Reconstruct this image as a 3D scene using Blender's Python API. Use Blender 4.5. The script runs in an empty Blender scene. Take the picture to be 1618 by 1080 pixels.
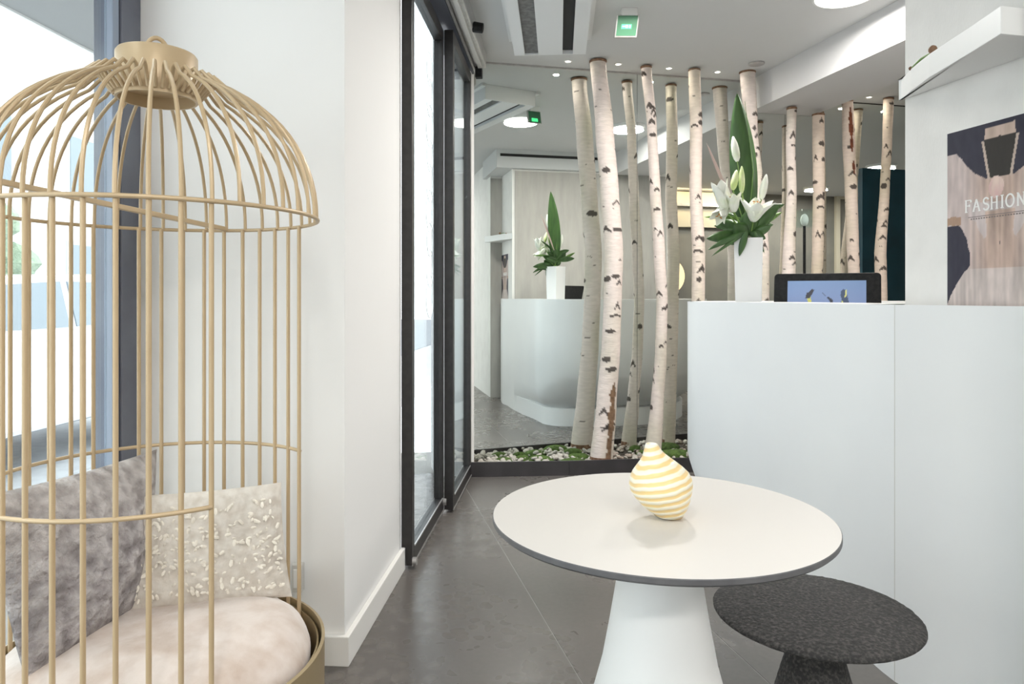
import bpy, math, random
from mathutils import Vector, noise
R = random.Random(7)
SC = bpy.context.scene
COL = SC.collection
# ---------------------------------------------------------------- frames
F_PX, CX, HY, H = 1130.0, 809.0, 468.0, 1.2
AL = math.radians(12.67); CA, SA = math.cos(AL), math.sin(AL)
UM = 4.88                                             # mirror plane (room depth axis u)
def W(v, u, z=0.0): return Vector((v*CA-u*SA, v*SA+u*CA, z))      # room frame
ES = (0.0715, 0.9974)
def FA(s, t, z=0.0): return Vector((s*ES[0]+t*ES[1], s*ES[1]-t*ES[0], z))   # shopfront frame
def ID(x, y, z=0.0): return Vector((x, y, z))
def P(px, py, u):                                     # point of the photo on the plane u = const
    a = (px-CX)/F_PX; Y = u/(CA-a*SA)
    return Vector((a*Y, Y, H-(py-HY)/F_PX*Y))
def PM(px, py, u):                                    # where a thing seen in the mirror really stands
    q = P(px, py, 2*UM-u); v = q.x*CA+q.y*SA
    return W(v, u, q.z)
def PV(px, py, v):                                    # point of the photo on a plane v = const
    a = (px-CX)/F_PX; Y = v/(a*CA+SA)
    return Vector((a*Y, Y, H-(py-HY)/F_PX*Y))
def PY(px, py, Y): return Vector(((px-CX)/F_PX*Y, Y, H-(py-HY)/F_PX*Y))
def vu(p): return (p.x*CA+p.y*SA, -p.x*SA+p.y*CA)

# ---------------------------------------------------------------- camera, world, lights
cam = bpy.data.cameras.new('camera'); co = bpy.data.objects.new('camera', cam); COL.objects.link(co)
cam.sensor_width = 36; cam.lens = 36*F_PX/1618; cam.shift_y = -(540-HY)/1618; cam.clip_start = .05
co.location = (0, 0, H); co.rotation_euler = (math.pi/2, 0, 0); SC.camera = co
SC.view_settings.view_transform = 'Standard'; SC.view_settings.look = 'None'
SC.view_settings.exposure = 0.10; SC.view_settings.gamma = 1; SC.view_settings.use_curve_mapping = False
SC.cycles.use_denoising = True
SC.cycles.max_bounces = 10; SC.cycles.diffuse_bounces = 5; SC.cycles.glossy_bounces = 6
SC.cycles.transparent_max_bounces = 12; SC.cycles.sample_clamp_indirect = 6
SC.cycles.caustics_reflective = True; SC.cycles.caustics_refractive = False
wd = bpy.data.worlds.new('overcast_sky'); SC.world = wd; wd.use_nodes = True
bg = wd.node_tree.nodes['Background']; bg.inputs[0].default_value = (.95, .97, 1, 1); bg.inputs[1].default_value = 4.6
def area(name, loc, sx, sy, direction, power, col=(1, 1, 1), disk=False, portal=False):
    l = bpy.data.lights.new(name, 'AREA'); o = bpy.data.objects.new(name, l); COL.objects.link(o)
    l.shape = 'DISK' if disk else 'RECTANGLE'; l.size = sx; l.size_y = sy; l.energy = power; l.color = col
    o.location = loc; o.rotation_euler = Vector(direction).to_track_quat('-Z', 'Y').to_euler()
    if portal: l.cycles.is_portal = True
    return o
NIN = (ES[1], -ES[0], 0)
area('window_portal', FA(.2, -1.40, 1.40), 4.0, 2.6, NIN, 1, portal=True)
area('door_portal', FA(3.9, -.72, 1.32), 1.9, 2.6, NIN, 1, portal=True)
LAMP_W = 22.0
# round ceiling lamps: (v, u, ceiling height)
LAMPS = [(1.51, 3.40, 2.825), (2.575, 3.34, 2.825), (-.2, .2, 2.825), (1.0, -.6, 2.825), (-.2, -2.0, 2.825),
         (1.3, -2.2, 2.825), (2.6, -2.2, 2.825), (5.36, .85, 2.72), (6.33, .95, 2.72), (4.3, 2.3, 2.72), (6.0, 2.6, 2.72), (7.4, 1.6, 2.72)]
for i, (v, u, z) in enumerate(LAMPS):
    k = {0: 1.35, 1: 1.5, 2: .7, 3: .7, 4: 1.5, 5: 1.5, 6: 1.5}.get(i, 1.0)
    area('lamp_light', W(v, u, z-.045), .30, .30, (0, 0, -1), LAMP_W*k, (1, .965, .92), disk=True)

# ---------------------------------------------------------------- materials
def mat(name, col, rough=.5, metal=0.0, spec=.5, emit=None, es=0.0, n1=None, bump=None, sheen=0, coat=0):
    """n1 = (scale, other colour, low, high[, stretch]); bump = (scale, strength, distance)"""
    m = bpy.data.materials.new(name); m.use_nodes = True
    nt = m.node_tree; b = nt.nodes['Principled BSDF']
    b.inputs['Base Color'].default_value = (*col, 1); b.inputs['Roughness'].default_value = rough
    b.inputs['Metallic'].default_value = metal; b.inputs['Specular IOR Level'].default_value = spec
    if sheen: b.inputs['Sheen Weight'].default_value = sheen
    if coat: b.inputs['Coat Weight'].default_value = coat
    if emit: b.inputs['Emission Color'].default_value = (*emit, 1); b.inputs['Emission Strength'].default_value = es
    tc = nt.nodes.new('ShaderNodeTexCoord')
    if n1:
        mp = nt.nodes.new('ShaderNodeMapping'); nt.links.new(tc.outputs['Object'], mp.inputs[0])
        if len(n1) > 4: mp.inputs['Scale'].default_value = n1[4]
        n = nt.nodes.new('ShaderNodeTexNoise'); n.inputs['Scale'].default_value = n1[0]; n.inputs['Detail'].default_value = 5
        nt.links.new(mp.outputs[0], n.inputs['Vector'])
        r = nt.nodes.new('ShaderNodeValToRGB'); r.color_ramp.elements[0].position = n1[2]; r.color_ramp.elements[1].position = n1[3]
        r.color_ramp.elements[0].color = (*col, 1); r.color_ramp.elements[1].color = (*n1[1], 1)
        nt.links.new(n.outputs['Fac'], r.inputs[0]); nt.links.new(r.outputs[0], b.inputs['Base Color'])
    if bump:
        n = nt.nodes.new('ShaderNodeTexNoise'); n.inputs['Scale'].default_value = bump[0]; n.inputs['Detail'].default_value = 6
        mp2 = nt.nodes.new('ShaderNodeMapping'); nt.links.new(tc.outputs['Object'], mp2.inputs[0])
        if len(bump) > 3: mp2.inputs['Scale'].default_value = bump[3]
        nt.links.new(mp2.outputs[0], n.inputs['Vector'])
        bp = nt.nodes.new('ShaderNodeBump'); bp.inputs['Strength'].default_value = bump[1]; bp.inputs['Distance'].default_value = bump[2]
        nt.links.new(n.outputs['Fac'], bp.inputs['Height']); nt.links.new(bp.outputs[0], b.inputs['Normal'])
    return m
def attr_mat(name, rough=.6, nscale=40, stretch=(1, 1, 1), amt=.25, bump=(60, .3, .002), spec=.3, es=0):
    """base colour from the mesh's colour attribute, modulated by a noise"""
    m = bpy.data.materials.new(name); m.use_nodes = True; nt = m.node_tree; b = nt.nodes['Principled BSDF']
    b.inputs['Roughness'].default_value = rough; b.inputs['Specular IOR Level'].default_value = spec
    a = nt.nodes.new('ShaderNodeVertexColor'); a.layer_name = 'Col'
    tc = nt.nodes.new('ShaderNodeTexCoord'); mp = nt.nodes.new('ShaderNodeMapping'); mp.inputs['Scale'].default_value = stretch
    nt.links.new(tc.outputs['Object'], mp.inputs[0])
    n = nt.nodes.new('ShaderNodeTexNoise'); n.inputs['Scale'].default_value = nscale; n.inputs['Detail'].default_value = 5
    nt.links.new(mp.outputs[0], n.inputs['Vector'])
    mr = nt.nodes.new('ShaderNodeMapRange'); mr.inputs[1].default_value = .3; mr.inputs[2].default_value = .75
    mr.inputs[3].default_value = 1.0; mr.inputs[4].default_value = 1-amt
    nt.links.new(n.outputs['Fac'], mr.inputs[0])
    mx = nt.nodes.new('ShaderNodeVectorMath'); mx.operation = 'SCALE'
    nt.links.new(a.outputs['Color'], mx.inputs[0]); nt.links.new(mr.outputs[0], mx.inputs['Scale'])
    nt.links.new(mx.outputs[0], b.inputs['Base Color'])
    if es:
        nt.links.new(a.outputs['Color'], b.inputs['Emission Color']); b.inputs['Emission Strength'].default_value = es
    if bump:
        n2 = nt.nodes.new('ShaderNodeTexNoise'); n2.inputs['Scale'].default_value = bump[0]; n2.inputs['Detail'].default_value = 5
        nt.links.new(mp.outputs[0], n2.inputs['Vector'])
        bp = nt.nodes.new('ShaderNodeBump'); bp.inputs['Strength'].default_value = bump[1]; bp.inputs['Distance'].default_value = bump[2]
        nt.links.new(n2.outputs['Fac'], bp.inputs['Height']); nt.links.new(bp.outputs[0], b.inputs['Normal'])
    return m
def glass_mat(name, tint=(.93, .97, .96), ior=1.5):
    m = bpy.data.materials.new(name); m.use_nodes = True; nt = m.node_tree; nt.nodes.clear()
    o = nt.nodes.new('ShaderNodeOutputMaterial'); mx = nt.nodes.new('ShaderNodeMixShader')
    t = nt.nodes.new('ShaderNodeBsdfTransparent'); t.inputs[0].default_value = (*tint, 1)
    g = nt.nodes.new('ShaderNodeBsdfGlossy'); g.inputs['Roughness'].default_value = .005
    f = nt.nodes.new('ShaderNodeFresnel'); ge = nt.nodes.new('ShaderNodeNewGeometry'); mi = nt.nodes.new('ShaderNodeMapRange')
    mi.inputs[3].default_value = ior; mi.inputs[4].default_value = 1/ior      # thin pane: no total reflection at its back face
    nt.links.new(ge.outputs['Backfacing'], mi.inputs[0]); nt.links.new(mi.outputs[0], f.inputs[0])
    nt.links.new(f.outputs[0], mx.inputs[0]); nt.links.new(t.outputs[0], mx.inputs[1]); nt.links.new(g.outputs[0], mx.inputs[2])
    nt.links.new(mx.outputs[0], o.inputs[0]); return m
M = {}
M['plaster'] = mat('white_plaster', (.84, .835, .825), .75, bump=(180, .08, .001))
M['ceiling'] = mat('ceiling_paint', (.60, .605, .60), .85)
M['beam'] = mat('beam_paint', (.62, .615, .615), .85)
M['skirting'] = mat('skirting_paint', (.86, .85, .82), .5)
M['wallpaper'] = mat('woven_wallpaper', (.80, .785, .76), .8, n1=(7, (.74, .725, .70), .4, .7), bump=(260, .25, .002, (1, 1, .25)))
M['wallgrey'] = mat('grey_grained_cladding', (.44, .42, .385), .7, n1=(5, (.36, .345, .32), .3, .75, (3, 3, .6)), bump=(200, .2, .001))
M['olive'] = mat('olive_grey_wall', (.19, .18, .155), .8, n1=(3, (.15, .145, .13), .4, .7))
M['backwhite'] = mat('back_room_paint', (.74, .73, .70), .8)
M['desk'] = mat('white_lacquered_desk', (.82, .83, .83), .35, n1=(2, (.80, .81, .815), .4, .6))
M['desk_top'] = mat('white_counter_top', (.84, .845, .845), .3)
M['black_frame'] = mat('black_door_frame', (.022, .02, .02), .4, n1=(30, (.03, .027, .027), .4, .6))
M['header'] = mat('slate_blue_header', (.07, .078, .10), .35)
M['slate'] = mat('slate_window_frame', (.16, .175, .215), .22, n1=(4, (.13, .14, .18), .4, .6))
M['steel_blue'] = mat('pale_blue_frame', (.30, .36, .46), .3)
M['alu'] = mat('brushed_aluminium', (.55, .54, .53), .35, metal=.7, n1=(20, (.48, .47, .46), .4, .6))
M['alu_light'] = mat('pale_metal_strip', (.60, .59, .56), .45)
M['black'] = mat('black_plastic', (.012, .012, .013), .6, spec=.2, n1=(60, (.02, .02, .02), .4, .6))
M['dark_slot'] = mat('dark_grille_slot', (.02, .02, .02), .8)
M['grille'] = mat('grey_filter_mesh', (.17, .17, .165), .8, n1=(40, (.11, .11, .105), .4, .6))
M['white_plastic'] = mat('white_plastic', (.80, .80, .79), .4)
M['ac_white'] = mat('air_unit_white', (.72, .73, .73), .45)
M['gold'] = mat('champagne_gold_lacquer', (.52, .39, .235), .38, metal=.15, n1=(9, (.56, .43, .27), .35, .7))
M['gold_bucket'] = mat('champagne_gold_bucket', (.36, .28, .16), .38, metal=.35, n1=(5, (.40, .31, .185), .4, .7))
M['pebble'] = mat('pale_river_pebble', (.58, .55, .50), .7, n1=(25, (.36, .33, .29), .35, .7))
M['pebble_b'] = mat('brown_river_pebble', (.30, .24, .20), .7, n1=(25, (.44, .38, .33), .35, .7))
M['soil'] = mat('dark_soil', (.045, .035, .028), .95, n1=(30, (.09, .07, .055), .35, .7), bump=(60, .9, .01))
M['moss'] = mat('green_moss', (.10, .17, .035), .95, n1=(40, (.05, .09, .02), .35, .7), bump=(150, 1, .01))
M['kerb'] = mat('black_planter_kerb', (.035, .032, .034), .4, n1=(8, (.05, .045, .048), .4, .7))
M['table_top'] = mat('white_laminate', (.60, .575, .545), .42)
M['table_edge'] = mat('dark_grey_edge', (.09, .09, .095), .5, n1=(30, (.12, .12, .125), .4, .7))
M['table_foot'] = mat('white_matt_polymer', (.80, .805, .80), .55)
M['stone'] = mat('black_cork_stone', (.030, .029, .029), .85, n1=(130, (.10, .092, .085), .46, .72), bump=(150, 1.0, .006))
M['straw'] = mat('yellow_stripe', (.82, .60, .27), .3)
M['vase_white'] = mat('white_ceramic', (.83, .83, .83), .3)
M['lily'] = mat('cream_lily_petal', (.83, .85, .76), .5, n1=(14, (.70, .78, .52), .5, .8), sheen=.2)
M['bud'] = mat('green_lily_bud', (.50, .62, .25), .5, n1=(18, (.72, .76, .50), .4, .7))
M['leaf'] = mat('dark_green_leaf', (.03, .075, .02), .4, n1=(30, (.055, .13, .03), .35, .7, (1, 1, .2)))
M['leaf_light'] = mat('mid_green_leaf', (.10, .20, .04), .45, n1=(30, (.16, .28, .07), .35, .7))
M['stem'] = mat('green_stem', (.20, .32, .08), .5)
M['stamen'] = mat('orange_anther', (.50, .22, .05), .6)
M['mirror'] = mat('silvered_mirror', (.85, .89, .865), .0, metal=1)
M['glass'] = glass_mat('clear_glass')
M['door_glass'] = glass_mat('door_glass', (.90, .945, .95), 1.6)
M['led'] = mat('lit_downlight', (1, 1, 1), .5, emit=(1, .93, .82), es=5)
M['lamp_on'] = mat('lit_ceiling_lamp', (1, 1, 1), .5, emit=(1, .97, .92), es=3)
M['warm_glow'] = mat('warm_lit_disc', (.8, .65, .35), .5, emit=(1, .80, .45), es=.8)
M['green_glow'] = mat('lit_green_sign', (.05, .6, .2), .5, emit=(.08, .85, .28), es=1.1)
M['green_dim'] = mat('green_sign_plate', (.05, .17, .09), .4)
M['blue_glow'] = mat('lit_blue_screen', (.1, .2, .9), .5, emit=(.1, .2, .95), es=1.0)
M['red'] = mat('red_sign', (.55, .05, .05), .5)
M['green'] = mat('green_sign', (.06, .42, .06), .5)
M['teal'] = mat('teal_panel', (.006, .055, .085), .6, n1=(5, (.004, .04, .065), .4, .7))
M['cream'] = mat('cream_panel', (.52, .47, .37), .6)
M['asphalt'] = mat('pale_asphalt', (.34, .35, .37), .9, n1=(12, (.28, .29, .31), .4, .7), bump=(80, .3, .004))
M['pavement'] = mat('pale_pavement', (.62, .62, .63), .8, n1=(3, (.54, .54, .56), .4, .7))
M['facade'] = mat('pale_render_wall', (.74, .72, .70), .85, n1=(1.5, (.66, .65, .64), .4, .7))
M['fac_glass'] = mat('dark_window_glass', (.16, .20, .24), .1)
M['shutter'] = mat('grey_blue_shutter', (.42, .47, .52), .6)
M['car'] = mat('silver_white_car_paint', (.62, .64, .70), .22, coat=.6)
M['tyre'] = mat('black_rubber', (.03, .03, .03), .85)
M['rim'] = mat('silver_wheel', (.5, .5, .52), .3, metal=.8)
M['canopy'] = mat('grey_canopy', (.26, .265, .27), .8)
M['tree_green'] = mat('street_tree_leaves', (.20, .27, .20), .8, n1=(3, (.30, .37, .27), .35, .7), bump=(12, 1, .08))
M['bark_street'] = mat('street_tree_bark', (.18, .14, .10), .9)
M['velvet'] = mat('blush_velvet_seat', (.66, .58, .53), .8, n1=(9, (.50, .39, .32), .42, .66), bump=(14, .35, .02), sheen=.6)
M['ring_decal'] = mat('frosted_decal', (.80, .84, .83), .7)
M['ink'] = mat('white_ink', (.86, .85, .83), .6)
M['ink_dark'] = mat('grey_ink', (.22, .18, .17), .6)
M['fur'] = attr_mat('grey_fur', .9, 26, (1, 1, 1), .32, (46, 1.0, .02), .1)
M['cream_fabric'] = attr_mat('cream_embroidered_fabric', .8, 60, (1, 1, 1), .10, (120, .6, .003), .2)
M['flake'] = mat('ivory_applique', (.80, .75, .66), .5, sheen=.3)
M['birch'] = attr_mat('birch_bark', .75, 16, (1, 1, 4), .16, (26, .6, .006), .2)
M['cut_wood'] = mat('brown_cut_end', (.16, .08, .045), .8, n1=(40, (.30, .18, .11), .4, .7))
M['print'] = attr_mat('printed_paper', .55, 90, (1, 1, .3), .12, None, .2)
M['screen'] = attr_mat('lit_screen', .3, 1, (1, 1, 1), 0, None, .4, es=.55)
# floor tiles: dark grey stone look
def tile_mat():
    m = bpy.data.materials.new('grey_stone_tile'); m.use_nodes = True; nt = m.node_tree; b = nt.nodes['Principled BSDF']; lk = nt.links.new
    tc = nt.nodes.new('ShaderNodeTexCoord')
    def noise_(scale, detail):
        n = nt.nodes.new('ShaderNodeTexNoise'); n.inputs['Scale'].default_value = scale; n.inputs['Detail'].default_value = detail
        lk(tc.outputs['Object'], n.inputs['Vector']); return n.outputs['Fac']
    def rng(src, a, b_, c, d):
        r = nt.nodes.new('ShaderNodeMapRange'); lk(src, r.inputs[0])
        for k, x in enumerate((a, b_, c, d)): r.inputs[1+k].default_value = x
        return r.outputs[0]
    def mul(a, b_):
        n = nt.nodes.new('ShaderNodeMath'); n.operation = 'MULTIPLY'; lk(a, n.inputs[0]); lk(b_, n.inputs[1]); return n.outputs[0]
    big = rng(noise_(1.6, 3), .3, .7, .90, 1.08); fine_ = rng(noise_(55, 4), .3, .7, .93, 1.07)
    dist = nt.nodes.new('ShaderNodeVectorMath'); dist.operation = 'MULTIPLY_ADD'
    nn = nt.nodes.new('ShaderNodeTexNoise'); nn.inputs['Scale'].default_value = 16; lk(tc.outputs['Object'], nn.inputs['Vector'])
    lk(nn.outputs['Color'], dist.inputs[0]); dist.inputs[1].default_value = (.035, .035, .0); lk(tc.outputs['Object'], dist.inputs[2])
    v = nt.nodes.new('ShaderNodeTexVoronoi'); v.feature = 'F1'; v.inputs['Scale'].default_value = 19; v.inputs['Randomness'].default_value = 1
    lk(dist.outputs[0], v.inputs['Vector'])
    leafy = rng(v.outputs['Distance'], .40, .50, 1.0, 0.0); patch = rng(noise_(2.2, 2), .44, .56, 0, 1)
    cell = rng(mul(leafy, patch), 0, 1, .93, 1.12)
    tot = mul(mul(big, fine_), cell)
    sc = nt.nodes.new('ShaderNodeVectorMath'); sc.operation = 'SCALE'; sc.inputs[0].default_value = (.135, .122, .112); lk(tot, sc.inputs['Scale'])
    lk(sc.outputs[0], b.inputs['Base Color']); lk(rng(cell, .9, 1.12, .30, .22), b.inputs['Roughness'])
    return m
M['tile'] = tile_mat()
M['grout'] = mat('pale_grout', (.36, .35, .33), .8)

# ---------------------------------------------------------------- mesh helpers
class MB:
    def __init__(s): s.v = []; s.f = []; s.c = None
    def box(s, fr, a0, a1, b0, b1, z0, z1):
        n = len(s.v)
        for z in (z0, z1):
            for a, b in ((a0, b0), (a1, b0), (a1, b1), (a0, b1)): s.v.append(fr(a, b, z))
        s.f += [(n, n+3, n+2, n+1), (n+4, n+5, n+6, n+7)] + [(n+i, n+(i+1) % 4, n+4+(i+1) % 4, n+4+i) for i in range(4)]
        return s
    def prism(s, fr, poly, z0, z1):
        n = len(s.v); k = len(poly)
        for z in (z0, z1):
            for a, b in poly: s.v.append(fr(a, b, z))
        s.f += [tuple(range(n+k-1, n-1, -1)), tuple(range(n+k, n+2*k))] + [(n+i, n+(i+1) % k, n+k+(i+1) % k, n+k+i) for i in range(k)]
        return s
    def quad(s, a, b, c, d):
        n = len(s.v); s.v += [Vector(a), Vector(b), Vector(c), Vector(d)]; s.f.append((n, n+1, n+2, n+3)); return s
    def sheet(s, pts, offset):                 # flat polygon given thickness
        n = len(s.v); k = len(pts); s.v += [Vector(p) for p in pts] + [Vector(p)+offset for p in pts]
        s.f += [tuple(range(n, n+k)), tuple(range(n+2*k-1, n+k-1, -1))] + [(n+(i+1) % k, n+i, n+k+i, n+k+(i+1) % k) for i in range(k)]
        return s
    def tube(s, pts, r, seg=10, caps=True, closed=False):
        pts = [Vector(p) for p in pts]; k = len(pts); n = len(s.v)
        rs = r if isinstance(r, (list, tuple)) else [r]*k
        up = None
        for i, p in enumerate(pts):
            if closed: t = (pts[(i+1) % k]-pts[i-1]).normalized()
            else: t = (pts[min(i+1, k-1)]-pts[max(i-1, 0)]).normalized()
            if up is None:
                up = t.cross(Vector((0, 0, 1))) if abs(t.z) < .9 else t.cross(Vector((1, 0, 0)))
            up = (up - t*up.dot(t)).normalized(); w = t.cross(up)
            for j in range(seg):
                a = 2*math.pi*j/seg; s.v.append(p+(up*math.cos(a)+w*math.sin(a))*rs[i])
        for i in range(k if closed else k-1):
            i2 = (i+1) % k
            for j in range(seg):
                s.f.append((n+i*seg+j, n+i*seg+(j+1) % seg, n+i2*seg+(j+1) % seg, n+i2*seg+j))
        if caps and not closed:
            s.f += [tuple(n+j for j in range(seg-1, -1, -1)), tuple(n+(k-1)*seg+j for j in range(seg))]
        return s
    def lathe(s, prof, c=(0, 0, 0), seg=48, cap0=True, cap1=True):
        n = len(s.v); k = len(prof); c = Vector(c)
        for r, z in prof:
            for j in range(seg):
                a = 2*math.pi*j/seg; s.v.append(c+Vector((r*math.cos(a), r*math.sin(a), z)))
        for i in range(k-1):
            for j in range(seg):
                s.f.append((n+i*seg+j, n+i*seg+(j+1) % seg, n+(i+1)*seg+(j+1) % seg, n+(i+1)*seg+j))
        if cap0: s.f.append(tuple(n+j for j in range(seg-1, -1, -1)))
        if cap1: s.f.append(tuple(n+(k-1)*seg+j for j in range(seg)))
        return s
    def ball(s, c, rx, ry, rz, seg=12, rings=8, jit=0, rnd=None):
        c = Vector(c); n = len(s.v)
        for i in range(rings+1):
            th = math.pi*i/rings
            for j in range(seg):
                a = 2*math.pi*j/seg; k = 1+(rnd.uniform(-jit, jit) if jit else 0)
                s.v.append(c+Vector((rx*k*math.sin(th)*math.cos(a), ry*k*math.sin(th)*math.sin(a), -rz*k*math.cos(th))))
        for i in range(rings):
            for j in range(seg):
                s.f.append((n+i*seg+j, n+i*seg+(j+1) % seg, n+(i+1)*seg+(j+1) % seg, n+(i+1)*seg+j))
        return s
    def build(s, name, m, parent=None, smooth=False, bevel=0, tags=None):
        me = bpy.data.meshes.new(name); off = Vector(parent_loc(parent)) if parent else Vector((0, 0, 0))
        if not parent:
            xs = [p[0] for p in s.v]; ys = [p[1] for p in s.v]; zs = [p[2] for p in s.v]
            off = Vector(((min(xs)+max(xs))/2, (min(ys)+max(ys))/2, min(zs)))
        me.from_pydata([tuple(Vector(p)-off) for p in s.v], [], s.f)
        me.materials.append(M[m] if isinstance(m, str) else m)
        if smooth: me.polygons.foreach_set('use_smooth', [True]*len(me.polygons))
        if s.c:
            ca = me.color_attributes.new('Col', 'FLOAT_COLOR', 'POINT')
            ca.data.foreach_set('color', [x for c in s.c for x in (*c, 1)])
        me.update()
        o = bpy.data.objects.new(name, me); COL.objects.link(o)
        if parent: o.parent = parent
        else: o.location = off
        if smooth and smooth != 'all':
            try: me.set_sharp_from_angle(angle=math.radians(40))
            except Exception: pass
        if bevel:
            b = o.modifiers.new('bevel', 'BEVEL'); b.width = bevel; b.segments = 2; b.limit_method = 'ANGLE'
        if tags: tag(o, **tags)
        return o
def parent_loc(p):
    l = Vector(p.location)
    while p.parent: p = p.parent; l += Vector(p.location)
    return l
def tag(o, label=None, cat=None, group=None, kind=None):
    if label: o['label'] = label
    if cat: o['category'] = cat
    if group: o['group'] = group
    if kind: o['kind'] = kind
    return o
def thing(name, label, cat, loc, group=None):
    o = bpy.data.objects.new(name, None); COL.objects.link(o); o.location = loc; o.empty_display_size = .1
    return tag(o, label, cat, group)
def struct(name, mb, m, bevel=0, smooth=False):
    o = mb.build(name, m, None, smooth, bevel); o['kind'] = 'structure'; return o

# ================================================================ SETTING
ZC, ZC2 = 2.825, 2.72
WV, WU = 1.75, 1.98
foot = [FA(-4.2, -1.48), FA(2.34, -1.48), FA(2.34, -.80), FA(4.80, -.80), W(.55, 4.95), W(8.6, 4.95), W(8.6, -3.7)]
fp = [(p.x, p.y) for p in foot]
fl = struct('floor', MB().prism(ID, [(FA(-4.2, -2.2).x, FA(-4.2, -2.2).y), (FA(5.2, -2.2).x, FA(5.2, -2.2).y), (W(8.6, 4.95).x, W(8.6, 4.95).y), (W(8.6, -3.7).x, W(8.6, -3.7).y)], -.25, -.0012), 'grout')
# floor tiles, joints along the room axis
def clip(poly, fn):
    out = []
    for i, p in enumerate(poly):
        q = poly[(i+1) % len(poly)]; a, b = fn(p), fn(q)
        if a >= 0: out.append(p)
        if (a >= 0) != (b >= 0):
            k = a/(a-b); out.append((p[0]+(q[0]-p[0])*k, p[1]+(q[1]-p[1])*k))
    return out
g = .0022
vs = [-2.9, -1.7, -.5]+[.70+.565*k for k in range(0, 15)]; us = [-3.65, -.85, 1.55, 3.95, 4.86]
for i in range(len(vs)-1):
    for j in range(len(us)-1):
        poly = [(vs[i]+g, us[j]+g/2), (vs[i+1]-g, us[j]+g/2), (vs[i+1]-g, us[j+1]-g/2), (vs[i]+g, us[j+1]-g/2)]
        def inside(p):
            w = W(*p); return (w.x*ES[1]-w.y*ES[0])+2.15
        poly = clip(poly, inside)
        if len(poly) >= 3:
            MB().prism(W, poly, -.0011, .0008).build('tile', 'tile', fl)
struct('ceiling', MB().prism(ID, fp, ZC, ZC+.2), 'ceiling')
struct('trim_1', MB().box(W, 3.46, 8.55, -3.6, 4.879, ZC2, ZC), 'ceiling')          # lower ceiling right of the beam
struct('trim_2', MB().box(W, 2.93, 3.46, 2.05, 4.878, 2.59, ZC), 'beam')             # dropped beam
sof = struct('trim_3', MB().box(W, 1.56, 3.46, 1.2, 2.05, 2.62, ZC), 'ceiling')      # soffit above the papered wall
sl = MB().box(W, 1.60, 2.75, 2.045, 2.053, 2.745, 2.775).build('air_slot', 'dark_slot', sof)
struct('wall_back', MB().box(W, .55, 8.6, 4.90, 5.05, 0, ZC), 'plaster')
struct('wall_rear', MB().box(W, -2.2, 8.6, -3.75, -3.6, 0, ZC), 'backwhite')
struct('wall_far_right', MB().box(W, 8.45, 8.6, -3.6, 4.9, 0, ZC), 'backwhite')
sock = None
# papered wall with the poster: an L-shaped block
struct('wall_right', MB().prism(W, [(WV, WU), (WV, 1.42), (1.61, 1.42), (1.61, -.2), (3.62, -.2), (3.62, WU)], 0, ZC), 'wallpaper')
struct('trim_4', MB().box(W, WV+.03, 3.60, WU+.001, WU+.010, .0, 2.60), 'wallgrey')
struct('trim_11', MB().box(W, 1.612, WV-.001, 1.421, 1.43, .0, 2.60), 'wallgrey')
struct('trim_5', MB().box(W, 2.72, 2.726, WU+.010, WU+.013, .0, 2.60), 'alu')
struct('wall_dark', MB().box(W, 3.62, 8.45, .05, .2, 0, ZC2), 'olive')
# shopfront: pillar, window, door
pil = struct('wall_pillar', MB().box(FA, 2.292, 3.1055, -1.50, -.713, 0, ZC), 'plaster')
bb = MB().prism(FA, [(2.272, -1.42), (2.272, -.693), (3.105, -.693), (3.105, -.712), (2.291, -.712), (2.291, -1.42)], 0, .097)
struct('baseboard_left', bb, 'skirting', bevel=.003)
struct('wall_left', MB().box(FA, -4.2, -3.3, -1.55, -1.40, 0, ZC).box(FA, -3.3, 2.29, -1.50, -1.40, 2.74, ZC).box(FA, -3.3, 2.29, -1.50, -1.40, 0, .06), 'plaster')
w1 = struct('window_1', MB().box(FA, 2.186, 2.2915, -1.50, -1.405, .06, 2.74), 'slate', bevel=.004)
MB().box(FA, 2.146, 2.178, -1.436, -1.408, .06, 2.74).build('frame', 'steel_blue', w1, bevel=.003)
MB().box(FA, 2.1785, 2.1855, -1.44, -1.425, .06, 2.74).build('frame', 'black_frame', w1)
MB().box(FA, -.45, -.38, -1.48, -1.41, .06, 2.74).build('mullion', 'slate', w1)
MB().box(FA, -3.3, 2.145, -1.47, -1.42, 2.68, 2.74).build('frame', 'slate', w1)
MB().box(FA, -3.3, 2.145, -1.47, -1.42, .06, .13).build('frame', 'slate', w1)
MB().box(FA, -.38, 2.146, -1.433, -1.428, .13, 2.68).build('pane', 'glass', w1)
MB().box(FA, -3.3, -.45, -1.436, -1.430, .13, 2.68).build('pane', 'glass', w1)
# sliding door leaves
def leaf(name, s0, s1, t0, t1, zt, sl_w=.055, sr_w=.055):
    d = struct(name, MB().box(FA, s0, s0+sl_w, t0, t1, .015, zt), 'black_frame', bevel=.003)
    MB().box(FA, s1-sr_w, s1, t0, t1, .015, zt).build('stile', 'black_frame', d, bevel=.003)
    MB().box(FA, s0+sl_w, s1-sr_w, t0, t1, .015, .085).build('bottom_rail', 'black_frame', d, bevel=.003)
    MB().box(FA, s0+sl_w, s1-sr_w, t0, t1, zt-.07, zt).build('top_rail', 'black_frame', d, bevel=.003)
    tm = (t0+t1)/2
    MB().box(FA, s0+sl_w, s1-sr_w, tm-.003, tm+.003, .085, zt-.07).build('pane', 'door_glass', d)
    MB().box(FA, s0+sl_w, s1-sr_w, t1-.001, t1+.004, .085, .092).build('glazing_bead', 'alu', d)
    MB().box(FA, s0, s1, t1, t1+.004, .012, .019).build('threshold_strip', 'alu', d)
    return d
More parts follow.
